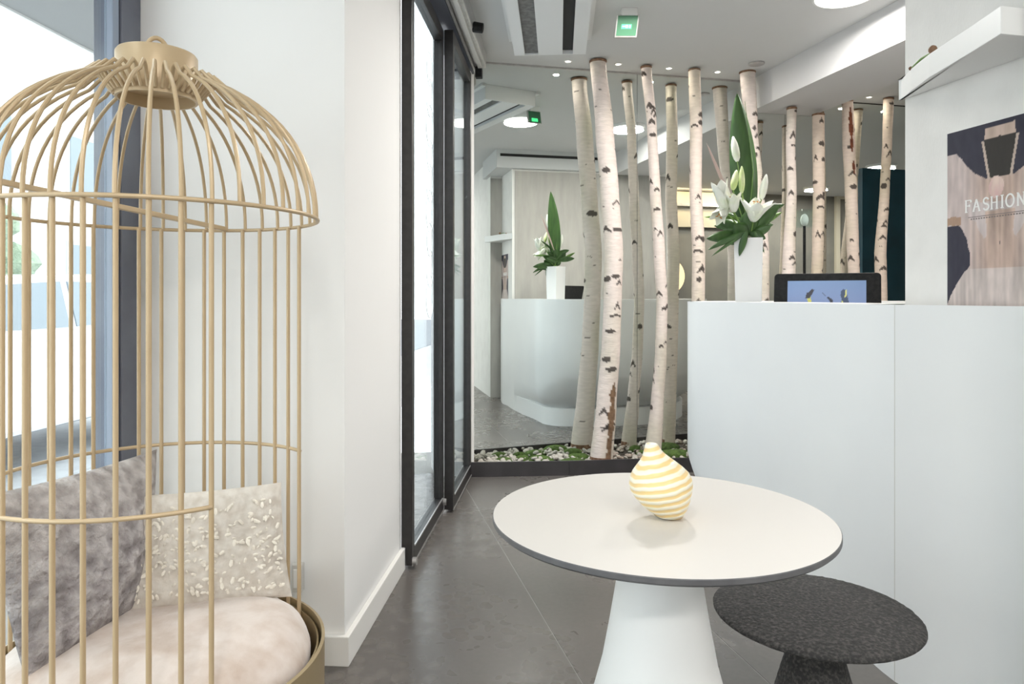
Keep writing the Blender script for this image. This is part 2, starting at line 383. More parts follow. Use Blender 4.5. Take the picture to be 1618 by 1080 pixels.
d1 = leaf('door_1', 3.106, 3.955, -.712, -.664, 2.68)
d2 = leaf('door_2', 3.935, 4.725, -.660, -.610, 2.68)
MB().tube([FA(3.94, -.664, .06), FA(3.94, -.648, .06)], .020, 14).build('floor_guide', 'alu', d1, True)
MB().tube([FA(3.125, -.664, .03), FA(3.125, -.645, .03)], .018, 14).build('floor_guide', 'alu', d1, True)
dec = MB()
for k in range(9):                                    # frosted rings on the first pane
    c = (3.62, 2.36-.145*k); r = .085+.012*(k % 3)
    pts = [FA(c[0]+r*.9*math.cos(a), -.682, c[1]+r*math.sin(a)) for a in [2*math.pi*i/28 for i in range(28)]]
    dec.tube(pts, .0022, 6, closed=True)
dec.build('ring_pattern', 'ring_decal', d1, True)
hd = struct('trim_6', MB().box(FA, 3.10, 4.80, -.74, -.60, 2.70, ZC), 'header')
MB().box(FA, 3.10, 4.80, -.598, -.585, 2.705, 2.74).build('track', 'alu', hd)
struct('trim_7', MB().box(W, .745, .792, 4.845, 4.885, 0, ZC), 'alu_light')
struct('wall_lobby', MB().box(FA, 4.73, 5.3, -.80, -.615, 0, ZC), 'plaster')
# mirror wall in sheets
mw = struct('wall_mirror', MB().box(W, .55, 8.5, 4.884, 4.90, 0, ZC), 'black_frame')
for a, b in ((.793, 2.03), (2.033, 3.235), (3.238, 4.6), (4.603, 6.2), (6.203, 8.45)):
    MB().box(W, a, b, UM-.0, 4.8835, .02, ZC-.012 if b < 3.3 else ZC2-.008).build('mirror_sheet', 'mirror', mw)
struct('trim_8', MB().box(W, .793, 2.93, 4.874, 4.8795, ZC-.012, ZC), 'alu')

# planter bed
kerb = [(.775, 4.69), (1.427, 4.589), (1.93, 4.54), (3.0, 4.40), (4.6, 4.36)]
pl = thing('planter_bed', 'low black kerbed planter bed of pebbles along the mirror wall', 'planter', W(2.6, 4.7, 0))
for i in range(len(kerb)-1):
    (a0, b0), (a1, b1) = kerb[i], kerb[i+1]
    MB().prism(W, [(a0, b0), (a1-.0015, b1), (a1-.0015, b1+.016), (a0, b0+.016)], 0, .098).build('kerb', 'kerb', pl)
soil = [(a, b+.017) for a, b in kerb]+[(4.6, 4.872), (.793, 4.872)]
MB().prism(W, soil, 0, .055).build('soil', 'soil', pl)
def kerb_u(v):
    for i in range(len(kerb)-1):
        if kerb[i][0] <= v <= kerb[i+1][0]:
            k = (v-kerb[i][0])/(kerb[i+1][0]-kerb[i][0]); return kerb[i][1]+(kerb[i+1][1]-kerb[i][1])*k
    return kerb[-1][1]
# moss pads
for (v, u, rx, ry) in ((1.02, 4.80, .07, .035), (1.28, 4.79, .10, .05), (1.47, 4.66, .11, .05), (1.56, 4.80, .09, .05), (2.28, 4.76, .16, .07), (2.05, 4.80, .06, .04), (1.16, 4.83, .06, .03)):
    mb = MB(); c = W(v, u, .055); mb.ball(c, rx, ry, .045, 26, 16, .05, R); mb.build('moss', 'moss', pl, 'all')
pm = []
for k in range(6):
    mb = MB().ball((0, 0, 0), 1, .75, .6, 9, 6, .10, R)
    me = bpy.data.meshes.new('pebble'); me.from_pydata([tuple(p) for p in mb.v], [], mb.f)
    me.materials.append(M['pebble'] if k < 4 else M['pebble_b']); me.polygons.foreach_set('use_smooth', [True]*len(me.polygons)); pm.append(me)
n = 0
while n < 290:
    v = .81+1.75*R.random(); u0 = kerb_u(v)+.03; u = u0+(4.86-u0)*R.random()
    brown = v > 1.78
    if not brown and abs(v-1.47) < .10 and abs(u-4.66) < .045 and R.random() < .8: continue
    r = R.uniform(.012, .026)
    o = bpy.data.objects.new('pebble', pm[R.choice((3, 4, 5)) if brown and R.random() < .7 else R.randrange(4)]); COL.objects.link(o); o.parent = pl
    hh = max(0, (1-abs(v-1.25)/.5))*.018
    o.location = W(v, u, .055+r*.35+R.random()*(.012+hh))-Vector(pl.location); o.scale = (r, r*R.uniform(.7, 1), r*R.uniform(.6, 1)); o.rotation_euler = (R.random()*.8, R.random()*.8, R.random()*6)
    n += 1

# ---------------------------------------------------------------- birch trunks
def lerp_path(pts, n):
    out = []
    L = len(pts)-1
    ys = [p[1] for p in pts]
    for i in range(n):
        y = ys[0]+(ys[-1]-ys[0])*i/(n-1)
        for j in range(L):
            if y <= ys[j+1] or j == L-1:
                k = (y-ys[j])/(ys[j+1]-ys[j]); k2 = k*k*(3-2*k)*.5+k*.5
                out.append((pts[j][0]+(pts[j+1][0]-pts[j][0])*k2, y, pts[j][2]+(pts[j+1][2]-pts[j][2])*k)); break
    return out
def birch(pts, u0, u1, label, tone, seed, scar=None, ztop=None):
    rnd = random.Random(seed); n, seg = 330, 40
    path = lerp_path(pts, n); mb = MB(); mb.c = []
    base = P(path[-1][0], path[-1][1], u1); base.z = .05
    t = thing('birch_trunk', label, 'tree trunk', base, 'birch trunks in front of the mirror')
    knots = []
    z = .2
    while z < 2.75:
        z += rnd.uniform(.05, .17); big = rnd.random() < .36
        knots.append((z, rnd.uniform(0, 2*math.pi), (rnd.uniform(.5, .8) if big else rnd.uniform(.16, .42)), (rnd.uniform(.022, .042) if big else rnd.uniform(.005, .013)), big))
    # a few guaranteed to face the room
    for _ in range(12): knots.append((rnd.uniform(.15, 2.75), -1.6+rnd.uniform(-.9, .9), rnd.uniform(.35, .8), rnd.uniform(.018, .042), True))
    for _ in range(26): knots.append((rnd.uniform(.1, 2.75), rnd.uniform(0, 6.28), rnd.uniform(.15, .4), rnd.uniform(.003, .007), False))
    pb = (.70*tone[0], .67*tone[1], .63*tone[2])
    for i, (px, py, w) in enumerate(path):
        k = i/(n-1); u = u0+(u1-u0)*k; c = P(px, py, u)
        if i == 0 and ztop: pass
        r = w/2*c.y/F_PX
        for j in range(seg):
            a = 2*math.pi*j/seg; d = Vector((math.cos(a), math.sin(a), 0)); q = c+d*r
            nz = noise.noise(Vector((q.x*7+seed, q.y*7, q.z*2.2)))
            rr = r*(1+.07*nz+.02*noise.noise(q*40)); col = list(pb)
            g2 = noise.noise(Vector((q.x*9+seed*3, q.y*9, q.z*3+9)))
            mixg = max(0, min(1, (g2+.1)*1.6)); col = [col[0]*(1-.13*mixg), col[1]*(1-.10*mixg), col[2]*(1-.17*mixg)]
            for kz, ka, kw, kh, big in knots:
                dz = q.z-kz
                if abs(dz) > kh*2.4: continue
                da = (a-ka+math.pi) % (2*math.pi)-math.pi
                if abs(da) > kw: continue
                x = abs(da)/kw
                lo = -kh*.8*(x if big else .4); hi = kh*(1.0-1.35*x) if big else kh*.4*(1-x)
                hi = max(hi, lo+kh*.34)
                if big and int(kz*997) % 3 == 0: hi = kh*.62*math.sqrt(max(0, 1-x*x))*(1 if da > 0 else .8); lo = -hi*.9      # round knot
                if big and int(kz*997) % 3 == 1: hi = kh*.75*(1-x)**.8+.003; lo = -kh*.75*x*.5-.002                            # filled eyebrow
                if lo+noise.noise(q*90)*.004 < dz < hi+noise.noise(q*90)*.004:
                    f = .93; dk = (.05, .04, .035) if big else (.11, .095, .08)
                    col = [cc*(1-f)+dd*f for cc, dd in zip(col, dk)]
                    rr *= 1.035 if big else .98
            if scar:
                for (z0, z1, sa, sw, sc) in scar:
                    wv = noise.noise(Vector((q.z*14, 3, seed)))*.5
                    da = (a-sa+math.pi) % (2*math.pi)-math.pi
                    if z0 < q.z < z1 and abs(da) < sw*(.7+wv)*math.sin(math.pi*min(1, max(0.05, (q.z-z0)/(z1-z0))))**.4:
                        col = [sc[m]*(1+.5*noise.noise(q*50)) for m in range(3)]; rr *= .965
            mb.v.append(c+d*rr); mb.c.append(tuple(col))
    for i in range(n-1):
        for j in range(seg): mb.f.append((i*seg+j, (i+1)*seg+j, (i+1)*seg+(j+1) % seg, i*seg+(j+1) % seg))
    mb.build('bark', 'birch', t, 'all')
    c = P(path[0][0], path[0][1], u0); r = path[0][2]/2*c.y/F_PX
    MB().lathe([(r*.98, -.012), (r*1.08, -.004), (r*1.05, .004), (r*.8, .006)], c, 28).build('cut_end', 'cut_wood', t, True)
    MB().lathe([(path[-1][2]/2*base.y/F_PX*1.02, 0), (path[-1][2]/2*base.y/F_PX*.99, .06)], (base.x, base.y, .045), 28).build('foot', 'cut_wood', t, True)
PK = (1.06, .97, .95); GY = (.95, 1, .96); TN = (.98, .85, .76)
brown = (.20, .125, .075); rust = (.17, .055, .03)
birch([(945, 97, 26), (955, 200, 28), (963, 300, 29), (970, 400, 29), (968, 470, 29), (965, 545, 29), (958, 640, 31), (950, 728, 36)], 4.67, 4.66, 'thickest white birch trunk, front one of the leaning pair nearest the door', PK, 3, [(.08, .62, -1.0, .55, brown)])
birch([(1021, 106, 17), (1030, 200, 15), (1035, 300, 17), (1042, 400, 18), (1046, 475, 18), (1044, 560, 18), (1038, 640, 20), (1031, 722, 26)], 4.70, 4.66, 'slim pinkish birch trunk rising behind the striped bottle vase', PK, 11)
birch([(1097, 111, 18), (1100, 200, 19), (1099, 300, 19), (1104, 400, 20), (1103, 475, 21), (1101, 600, 21), (1099, 722, 22)], 4.69, 4.66, 'birch trunk directly left of the large white vase of lilies', (1.06, .95, .90), 23)
birch([(1181, 114, 24), (1187, 200, 19), (1197, 300, 19), (1206, 400, 18), (1206, 475, 18), (1205, 722, 20)], 4.68, 4.66, 'birch trunk directly behind the large white vase of lilies', PK, 35)
birch([(1251, 171, 15), (1249, 230, 14), (1251, 300, 15), (1247, 400, 20), (1245, 475, 22), (1242, 725, 24)], 4.66, 4.66, 'pale speckled birch trunk under the beam, behind the monitor top left', PK, 41)
birch([(1293, 181, 18), (1294, 300, 18), (1292, 400, 17), (1288, 475, 17), (1285, 725, 18)], 4.69, 4.66, 'brownish birch trunk meeting the right edge of the ceiling beam', TN, 52)
birch([(1339, 160, 16), (1341, 220, 18), (1345, 300, 19), (1347, 380, 18), (1349, 430, 17), (1350, 725, 18)], 4.71, 4.66, 'birch trunk with a long rust-red scar high above the monitor', (1.02, .89, .82), 64, [(2.28, 2.62, -1.5, .55, rust), (2.12, 2.22, -1.35, .35, rust)])
birch([(1404, 156, 15), (1402, 220, 14), (1398, 300, 14), (1391, 400, 17), (1393, 475, 17), (1390, 725, 18)], 4.71, 4.66, 'birch trunk bending left beside the dark teal panel, rightmost of the row', TN, 78)

ws = PY(475, 908, 2.325); sv = thing('wall_socket', 'small pale socket box low on the white pillar beside the cage chair', 'socket', ws)
def SK(x, y, z): return Vector((ws.x+x-y*.0717*0, ws.y+.0+y-x*.0717, ws.z+z))
MB().box(SK, -.020, .014, -.030, -.002, -.045, .045).build('box', 'alu_light', sv, False, .003)
MB().box(SK, -.014, .008, -.033, -.030, -.030, .030).build('cover', 'white_plastic', sv, False, .001)
# ---------------------------------------------------------------- reception desk
def desk_plan():
    pts = [(1.722, 1.50), (1.705, 1.58), (1.685, 1.68), (1.665, 1.80), (1.652, 1.912), (1.656, 1.97), (1.664, 2.03), (1.672, 2.10)]
    pts += [(1.675, u) for u in (2.4, 2.7, 3.0, 3.25)]
    for i in range(1, 13):
        a = math.pi-i*math.pi/2/12; pts.append((2.175+.5*math.cos(a), 3.25+.5*math.sin(a)))
    for i in range(1, 13):
        a = math.pi/2-i*math.pi/2/12; pts.append((2.55+1.05*math.cos(a), 2.70+1.05*math.sin(a)))
    pts.append((3.60, 2.45)); return pts
def offset_plan(pts, d):
    out = []
    for i, p in enumerate(pts):
        a = pts[max(i-1, 0)]; b = pts[min(i+1, len(pts)-1)]; tx, ty = b[0]-a[0], b[1]-a[1]; L = math.hypot(tx, ty)
        out.append((p[0]+ty/L*d, p[1]-tx/L*d))
    return out
DP = desk_plan(); DZ = 1.174
dk = thing('reception_desk', 'curved white reception desk with a tall panelled front and a recessed plinth', 'desk', W(2.4, 2.6, 0))
def shell(plan, prof, name, m, i0=0, i1=None, th=.025):
    """prof: list of (inset, z); wall with thickness th"""
    sub = plan[i0:i1] if i1 else plan[i0:]; mb = MB(); n_ = len(sub)
    fac = ([0, .10, .30, .38, .44, .52, .60, .70, .80, .90]+[1]*40)[:n_]
    late = [min(1, max(0, (j-4)/6))*.16 for j in range(n_)]
    def off(ins, extra=0):
        full = [offset_plan(sub, ins*f+extra) for f in fac]; return [full[j][j] for j in range(n_)]
    rows = [off(ins) for ins, z in prof]; rows2 = [off(ins, th) for ins, z in reversed(prof)]; zz = [z for i, z in prof]+[z for i, z in reversed(prof)]
    allr = rows+rows2; k = len(sub); top_n = {0, len(allr)-1}
    for row, z in zip(allr, zz):
        for j, p in enumerate(row): mb.v.append(W(p[0], p[1], z+(late[j]*min(1, (z-.165)/.12) if .17 < z < .6 and name == 'curved_panel' else 0)))
    n = len(allr)
    for i in range(n):
        for j in range(k-1):
            i2 = (i+1) % n; mb.f.append((i*k+j, i*k+j+1, i2*k+j+1, i2*k+j))
    mb.f.append(tuple(i*k for i in range(n))); mb.f.append(tuple(i*k+k-1 for i in range(n-1, -1, -1)))
    return mb.build(name, m, dk, True)
flat_prof = [(0, DZ), (0, .6), (0, .0)]
bowl = [(0, DZ), (0, .8), (.0, .34), (.03, .29), (.09, .245), (.18, .205), (.27, .18), (.30, .172), (.33, .166), (.34, .10)]
shell(DP, flat_prof, 'front_panel', 'desk', 0, 5)
shell(DP, [(0, DZ), (0, .6), (0, 0)], 'front_panel', 'desk', 4, 9)
JP = DP[8:]
shell(DP, bowl, 'curved_panel', 'desk', 8)
_f = ([0.012, .10, .28, .34, .40, .48, .56, .66, .76, .86]+[.92]*40)[:len(JP)]
PLP = [offset_plan(JP, .26*f)[j] for j, f in enumerate(_f)]
MB().prism(W, PLP+[(3.2, 2.40)], 0, .165).build('plinth', 'desk_top', dk, True)
MB().box(W, 1.6512, 1.66, 1.9112, 1.9136, 0, DZ-.001).build('panel_joint', 'alu_light', dk)
PLP; top_out = offset_plan(DP, 0); top_in = offset_plan(DP, .36)
mb = MB(); k = len(DP)
ti = [(max(p[0], q[0]) if False else p[0], p[1]) for p, q in zip(top_in, top_out)]
ti = offset_plan(DP[7:], .34); to = offset_plan(DP, .004)[7:]; k = len(ti)
for z in (DZ-.001, DZ-.03):
    for p in to: mb.v.append(W(p[0], p[1], z+.001))
    for p in ti: mb.v.append(W(p[0], p[1], z+.001))
for j in range(k-1):
    mb.f += [(j, j+1, k+j+1, k+j), (2*k+j, 3*k+j, 3*k+j+1, 2*k+j+1), (k+j, k+j+1, 3*k+j+1, 3*k+j), (j, 2*k+j, 2*k+j+1, j+1)]
mb.build('counter_top', 'desk_top', dk)
MB().prism(W, offset_plan(JP, .37)[1:]+[(2.0, 2.45)], .70, .735).build('work_surface', 'desk_top', dk)

# monitor on the lower work surface
mo_c = W(2.11, 2.865, .735)
mo = thing('monitor', 'black desktop monitor showing three penguins, behind the white counter', 'monitor', mo_c)
view = Vector((-mo_c.x, -mo_c.y, 0)).normalized(); ang = math.atan2(view.y, view.x)+math.pi/2-math.radians(2)
def MO(x, y, z=0): return Vector((mo_c.x+x*math.cos(ang)-y*math.sin(ang), mo_c.y+x*math.sin(ang)+y*math.cos(ang), z))
def MT(x, y, z):                                     # tilted back
    k = math.radians(12); zz = z-1.14; return MO(x, y*math.cos(k)+zz*math.sin(k), 1.145+zz*math.cos(k)-y*math.sin(k)*0)
def rr_box(fr, x0, x1, y0, y1, z0, z1, r):
    pts = []
    for cx, cz, a0 in ((x1-r, z1-r, 0), (x0+r, z1-r, 90), (x0+r, z0+r, 180), (x1-r, z0+r, 270)):
        for i in range(6): a = math.radians(a0+18*i); pts.append((cx+r*math.cos(a), cz+r*math.sin(a)))
    mb = MB(); n = len(pts)
    for y in (y0, y1):
        for p in pts: mb.v.append(fr(p[0], y, p[1]))
    mb.f = [tuple(range(n)), tuple(range(2*n-1, n-1, -1))]+[(i, n+i, n+(i+1) % n, (i+1) % n) for i in range(n)]
    return mb
rr_box(MT, -.225, .225, 0, .035, .985, 1.305, .018).build('housing', 'black', mo, True, .003)
MB().box(MO, -.03, .03, .045, .08, .75, 1.15).build('stand_neck', 'black', mo)
MB().lathe([(.10, 0), (.10, .01), (.09, .016)], mo_c+(MO(0, .05)-MO(0, 0)), 28).build('stand_foot', 'black', mo, True)
def in_poly(x, y, poly):
    c = False
    for i in range(len(poly)):
        x1, y1 = poly[i]; x2, y2 = poly[i-1]
        if (y1 > y) != (y2 > y) and x < (x2-x1)*(y-y1)/(y2-y1)+x1: c = not c
    return c
mb = MB(); mb.c = []; nx, nz = 110, 80
pg = [([(.225, .30), (.245, .52), (.27, .62), (.245, .72), (.255, .78), (.29, .80), (.33, .84), (.345, .86), (.33, .80), (.30, .74), (.315, .60), (.33, .30)], (.42, .42, .10)),
      ([(.235, .68), (.25, .79), (.28, .80), (.32, .86), (.35, .85), (.32, .76), (.29, .68)], (.02, .02, .03)),
      ([(.215, .30), (.235, .55), (.25, .60), (.25, .30)], (.30, .20, .26)),
      ([(.56, .30), (.58, .50), (.535, .66), (.47, .77), (.42, .83), (.49, .72), (.53, .71), (.58, .66), (.61, .5), (.63, .30)], (.012, .016, .03)),
      ([(.67, .30), (.675, .55), (.70, .66), (.68, .74), (.69, .82), (.72, .86), (.75, .83), (.79, .60), (.82, .30)], (.03, .05, .10)),
      ([(.675, .30), (.68, .55), (.70, .64), (.72, .60), (.72, .30)], (.42, .42, .12)),
      ([(.735, .70), (.74, .83), (.76, .85), (.755, .72)], (.45, .45, .15))]
for iz in range(nz+1):
    for ix in range(nx+1):
        x, z = ix/nx, iz/nz
        col = (.13+.05*(1-z), .20+.01*(1-z), .34+.05*(1-z))
        for pp, cc in pg:
            if in_poly(x, z, [(a, b*.9+.08) for a, b in pp]): col = cc
        mb.v.append(MT(-.165+.33*x, -.002, 1.00+.27*z)); mb.c.append(col)
for iz in range(nz):
    for ix in range(nx):
        a = iz*(nx+1)+ix; mb.f.append((a, a+1, a+nx+2, a+nx+1))
mb.build('screen', 'screen', mo)

# ---------------------------------------------------------------- shelf and poster on the papered wall
fr_pts = [(WV, WU+.02), (1.694, 1.891), (1.643, 1.766), (1.581, 1.559), (1.54, 1.435)]
sh = MB().prism(W, [(WV-.003, WU+.025)]+fr_pts[0:]+[(WV-.003, 1.435)], 1.838, 1.906)
sh.build('wall_shelf', 'white_plastic', None, False, .003, dict(label='white curved wall shelf tapering to a point above the poster', cat='shelf'))
sp = thing('dried_sprig', 'small green and brown dried sprig lying on the white wall shelf', 'sprig', W(1.66, 1.83, 1.906))
mb = MB(); a = W(1.70, 1.90, 1.909); b = W(1.655, 1.765, 1.912); mb.tube([a, (a+b)/2+Vector((0, 0, .006)), b], [.002, .004, .003], 7); mb.build('twig', 'leaf_light', sp, True)
MB().ball(b+Vector((0, 0, .006)), .012, .012, .014, 10, 7, .1, R).build('seed_head', 'cut_wood', sp, True)
MB().ball(a+Vector((0, 0, .0)), .007, .007, .006, 10, 7, .1, R).build('seed_head', 'cut_wood', sp, True)
# poster

def pz(px, py):
    p = PV(px, py, WV); return (PU0-vu(p)[1], p.z)
def PO(p, z, d=.0): return W(WV-d-.0055, PU0-p, z)
PU0 = vu(PV(1500, 300, WV))[1]; PW, PZ0, PZ1 = .36, .98, PV(1500, 212, WV).z
po = thing('poster', 'poster of a frilled pale pink dress lettered FASHION on the papered wall', 'poster', PO(PW/2, PZ0, 0))
MB().sheet([PO(0, PZ0, .001), PO(PW, PZ0, .001), PO(PW, PZ1, .001), PO(0, PZ1, .001)], W(1, 0)*.005).build('backing', 'white_plastic', po)
pc = pz(1583, 300)[0]
def L(*pts): return [pz(*p) for p in pts]
dress = L((1498, 247), (1505, 245), (1513, 244), (1522, 249.6), (1527.6, 260), (1536, 268), (1545.4, 275), (1560, 282), (1583, 278))
dress += [(pc+.004, PZ0), ] + L((1470, 640),)[:0] + [(-.02, PZ0-.01)] + L((1494, 500), (1502, 476), (1509.9, 455.6), (1521.7, 437.8), (1535, 420), (1536.5, 399), (1532, 381.5), (1525, 363.7), (1518.7, 357), (1498, 358))
choker = L((1560, 203.7), (1583, 197), (1607.6, 190), (1606, 209.6), (1583, 214), (1558.7, 221.5))
inner = L((1558, 220), (1583, 214), (1583, 278), (1564, 284))
str_a, str_b = pz(1556, 224), pz(1566, 283)
ruff = L((1527, 320), (1534, 345), (1545, 350), (1556, 378), (1563, 372), (1560, 335), (1583, 330), (1583, 318))
mb = MB(); mb.c = []; nx, nz = 150, 230
for iz in range(nz+1):
    for ix in range(nx+1):
        p, z = PW*ix/nx, PZ0+(PZ1-PZ0)*iz/nz
        q = p if p <= pc else 2*pc-p
        nn = noise.noise(Vector((q*60, z*22, 1))); fold = noise.noise(Vector((q*90, z*6, 5)))
        col = [.045+.006*nn, .043+.006*nn, .062+.006*nn]
        if in_poly(q, z, inner): col = [.045, .040, .036]
        if in_poly(q+.004*nn, z, dress):
            s = .80+.28*fold+.10*nn; w = max(0, min(1, (q-.06)/.08))
            A = (.72, .60, .57); B = (.66, .49, .41)
            col = [(A[m]*(1-w)+B[m]*w)*s for m in range(3)]
            if z < pz(1530, 425)[1]: col = [(.74*s+.02), (.62*s+.03), (.58*s+.03)]
            if in_poly(q+.006*nn, z, ruff): col = [.72*s, .62*s, .60*s]
            if abs(z-pz(1510, 350)[1]+.004*nn) < .012 and q < pz(1522, 300)[0]: col = [.42, .28, .20]
        if in_poly(q if p <= pc else q, z, choker) or in_poly(p, z, choker): col = [.56+.1*nn, .43+.08*nn, .36+.08*nn]
        # straps
        k = (z-str_b[1])/(str_a[1]-str_b[1])
        if 0 <= k <= 1 and abs(q-(str_b[0]+(str_a[0]-str_b[0])*k)) < .004: col = [.56, .45, .38]
        d = math.hypot(p-pc+.012, (z-pz(1575, 296)[1])*.8)
        if d < .024+.004*nn: col = [.70+.1*nn, .50+.16*nn, .46+.1*nn]
        mb.v.append(PO(p, z, .0015)); mb.c.append(tuple(max(0, c) for c in col))
for iz in range(nz):
    for ix in range(nx):
        a = iz*(nx+1)+ix; mb.f.append((a, a+nx+1, a+nx+2, a+1))
mb.build('print', 'print', po)
# serif capitals drawn as bars, in a 1 x 1.0 cell
def bar(mb, x0, y0, x1, y1, w, o, sx, sz):
    dx, dy = (x1-x0)*sx, (y1-y0)*sz; Ln = math.hypot(dx, dy) or 1; nx_, ny_ = -dy/Ln*w/2, dx/Ln*w/2
    q = [(o[0]+x0*sx+nx_, o[1]+y0*sz+ny_), (o[0]+x0*sx-nx_, o[1]+y0*sz-ny_), (o[0]+x1*sx-nx_, o[1]+y1*sz-ny_), (o[0]+x1*sx+nx_, o[1]+y1*sz+ny_)]
    mb.sheet([PO(a, b, .0022) for a, b in q], W(1, 0)*.0006)
def arc(cx, cy, rx, ry, a0, a1, n=12): return [(cx+rx*math.cos(math.radians(a0+(a1-a0)*i/n)), cy+ry*math.sin(math.radians(a0+(a1-a0)*i/n))) for i in range(n+1)]
GL = {'F': [[(.2, 0), (.2, 1)], [(.05, 0), (.38, 0)], [(.05, 1), (.85, 1)], [(.85, 1), (.85, .8)], [(.2, .53), (.65, .53)], [(.65, .63), (.65, .43)]],
      'A': [[(.1, 0), (.5, 1)], [(.5, 1), (.9, 0)], [(.26, .36), (.74, .36)], [(0, 0), (.24, 0)], [(.74, 0), (1.02, 0)]],
      'S': [arc(.5, .75, .32, .25, 20, 270, 10), arc(.5, .25, .34, .25, 90, -160, 10)],
      'H': [[(.18, 0), (.18, 1)], [(.82, 0), (.82, 1)], [(.18, .52), (.82, .52)], [(.04, 0), (.32, 0)], [(.04, 1), (.32, 1)], [(.68, 0), (.96, 0)], [(.68, 1), (.96, 1)]],
      'I': [[(.3, 0), (.3, 1)], [(.12, 0), (.48, 0)], [(.12, 1), (.48, 1)]],
      'O': [arc(.5, .5, .46, .5, 0, 360, 24)],
      'N': [[(.15, 0), (.15, 1)], [(.85, 0), (.85, 1)], [(.15, 1), (.85, 0)], [(.02, 0), (.28, 0)], [(.02, 1), (.18, 1)], [(.7, 1), (.98, 1)]]}
adv = {'F': .92, 'A': 1.06, 'S': .88, 'H': 1.0, 'I': .62, 'O': 1.1, 'N': 1.0}
p0 = pz(1527.5, 335)[0]; pend = pz(1610, 320)[0]; tw = sum(adv[c] for c in 'FASHIO'); sx = (pend-p0)/tw; zb = pz(1531, 335.5)[1]; szz = pz(1531, 317)[1]-zb
mb = MB(); x = p0
for ch in 'FASHION':
    for st in GL[ch]:
        for (a, b), (c, d) in zip(st[:-1], st[1:]): bar(mb, a*.86, b, c*.86, d, .0048 if abs(b-d) > .1 or ch in 'SO' else .0026, (x, zb), sx, szz)
    x += adv[ch]*sx
mb.build('lettering', 'ink', po)
z_l = pz(1535, 343)[1]
mb = MB(); mb.sheet([PO(pz(1533, 343)[0], z_l, .002), PO(.345, z_l, .002), PO(.345, z_l-.0022, .002), PO(pz(1533, 343)[0], z_l-.0022, .002)], W(1, 0)*.0005)
xx = pz(1537, 343)[0]
while xx < .33: mb.sheet([PO(xx, z_l-.005, .002), PO(xx+.005, z_l-.005, .002), PO(xx+.005, z_l-.009, .002), PO(xx, z_l-.009, .002)], W(1, 0)*.0005); xx += .0085
mb.build('small_lettering', 'ink_dark', po)

# ---------------------------------------------------------------- table, stool, bottle vase
TX, TY, TR = .312, 1.515, .353
t = thing('round_table', 'round white cafe table with dark edge on a swelling white foot', 'table', (TX, TY, 0))
MB().lathe([(TR-.004, .726), (TR, .730), (TR, .7385), (TR-.0015, .740)], (TX, TY, 0), 128).build('tabletop', 'table_top', t, True)
for o in [t.children[0]]: o.data.materials.append(M['table_edge'])
tm_ = t.children[0].data
for p in tm_.polygons:
    if abs(p.normal.z) < .9 or p.normal.z < 0: p.material_index = 1
MB().lathe([(.165, .0), (.172, .006), (.176, .03), (.178, .08), (.174, .16), (.160, .26), (.142, .35), (.120, .43), (.105, .51), (.093, .58), (.084, .65), (.080, .70), (.078, .7265)], (TX, TY, 0), 64).build('pedestal', 'table_foot', t, True)
SX, SY = .735, 1.736
st = thing('mushroom_stool', 'black rough-textured mushroom stool with a round seat beside the white table', 'stool', (SX, SY, 0))
def rough_lathe(prof, c, seg, amp, fq):
    mb = MB(); mb.lathe(prof, c, seg); cc = Vector(c)
    for i, p in enumerate(mb.v):
        d = p-cc; d2 = Vector((d.x, d.y, 0)); k = noise.noise(p*fq)*amp+noise.noise(p*fq*2.7)*amp*.6
        nrm = d2.normalized() if d2.length > 1e-4 else Vector((0, 0, 1))
        mb.v[i] = p+nrm*k*.7+Vector((0, 0, k*.6))
    return mb
prof = []
for i in range(26):
    a = -math.pi/2+math.pi*i/25; prof.append((max(.001, .238*abs(math.cos(a))**.55 if abs(math.cos(a)) > 1e-6 else .001), .434+(.024 if a < 0 else .019)*math.sin(a)))
fine = []
for (r0, z0), (r1, z1) in zip(prof[:-1], prof[1:]):
    m_ = max(1, int(math.hypot(r1-r0, z1-z0)/.006))
    for i in range(m_): fine.append((r0+(r1-r0)*i/m_, z0+(z1-z0)*i/m_))
fine.append(prof[-1])
rough_lathe(fine, (SX, SY, 0), 220, .0022, 90).build('seat', 'stone', st, 'all')
sp_ = [(.150, 0), (.155, .01), (.150, .04), (.135, .09), (.118, .15), (.100, .21), (.084, .27), (.070, .32), (.060, .36), (.055, .39), (.055, .408)]
fine = []
for (r0, z0), (r1, z1) in zip(sp_[:-1], sp_[1:]):
    m_ = max(1, int(math.hypot(r1-r0, z1-z0)/.008))
    for i in range(m_): fine.append((r0+(r1-r0)*i/m_, z0+(z1-z0)*i/m_))
fine.append(sp_[-1])
rough_lathe(fine, (SX, SY, 0), 110, .0022, 80).build('stem', 'stone', st, 'all')

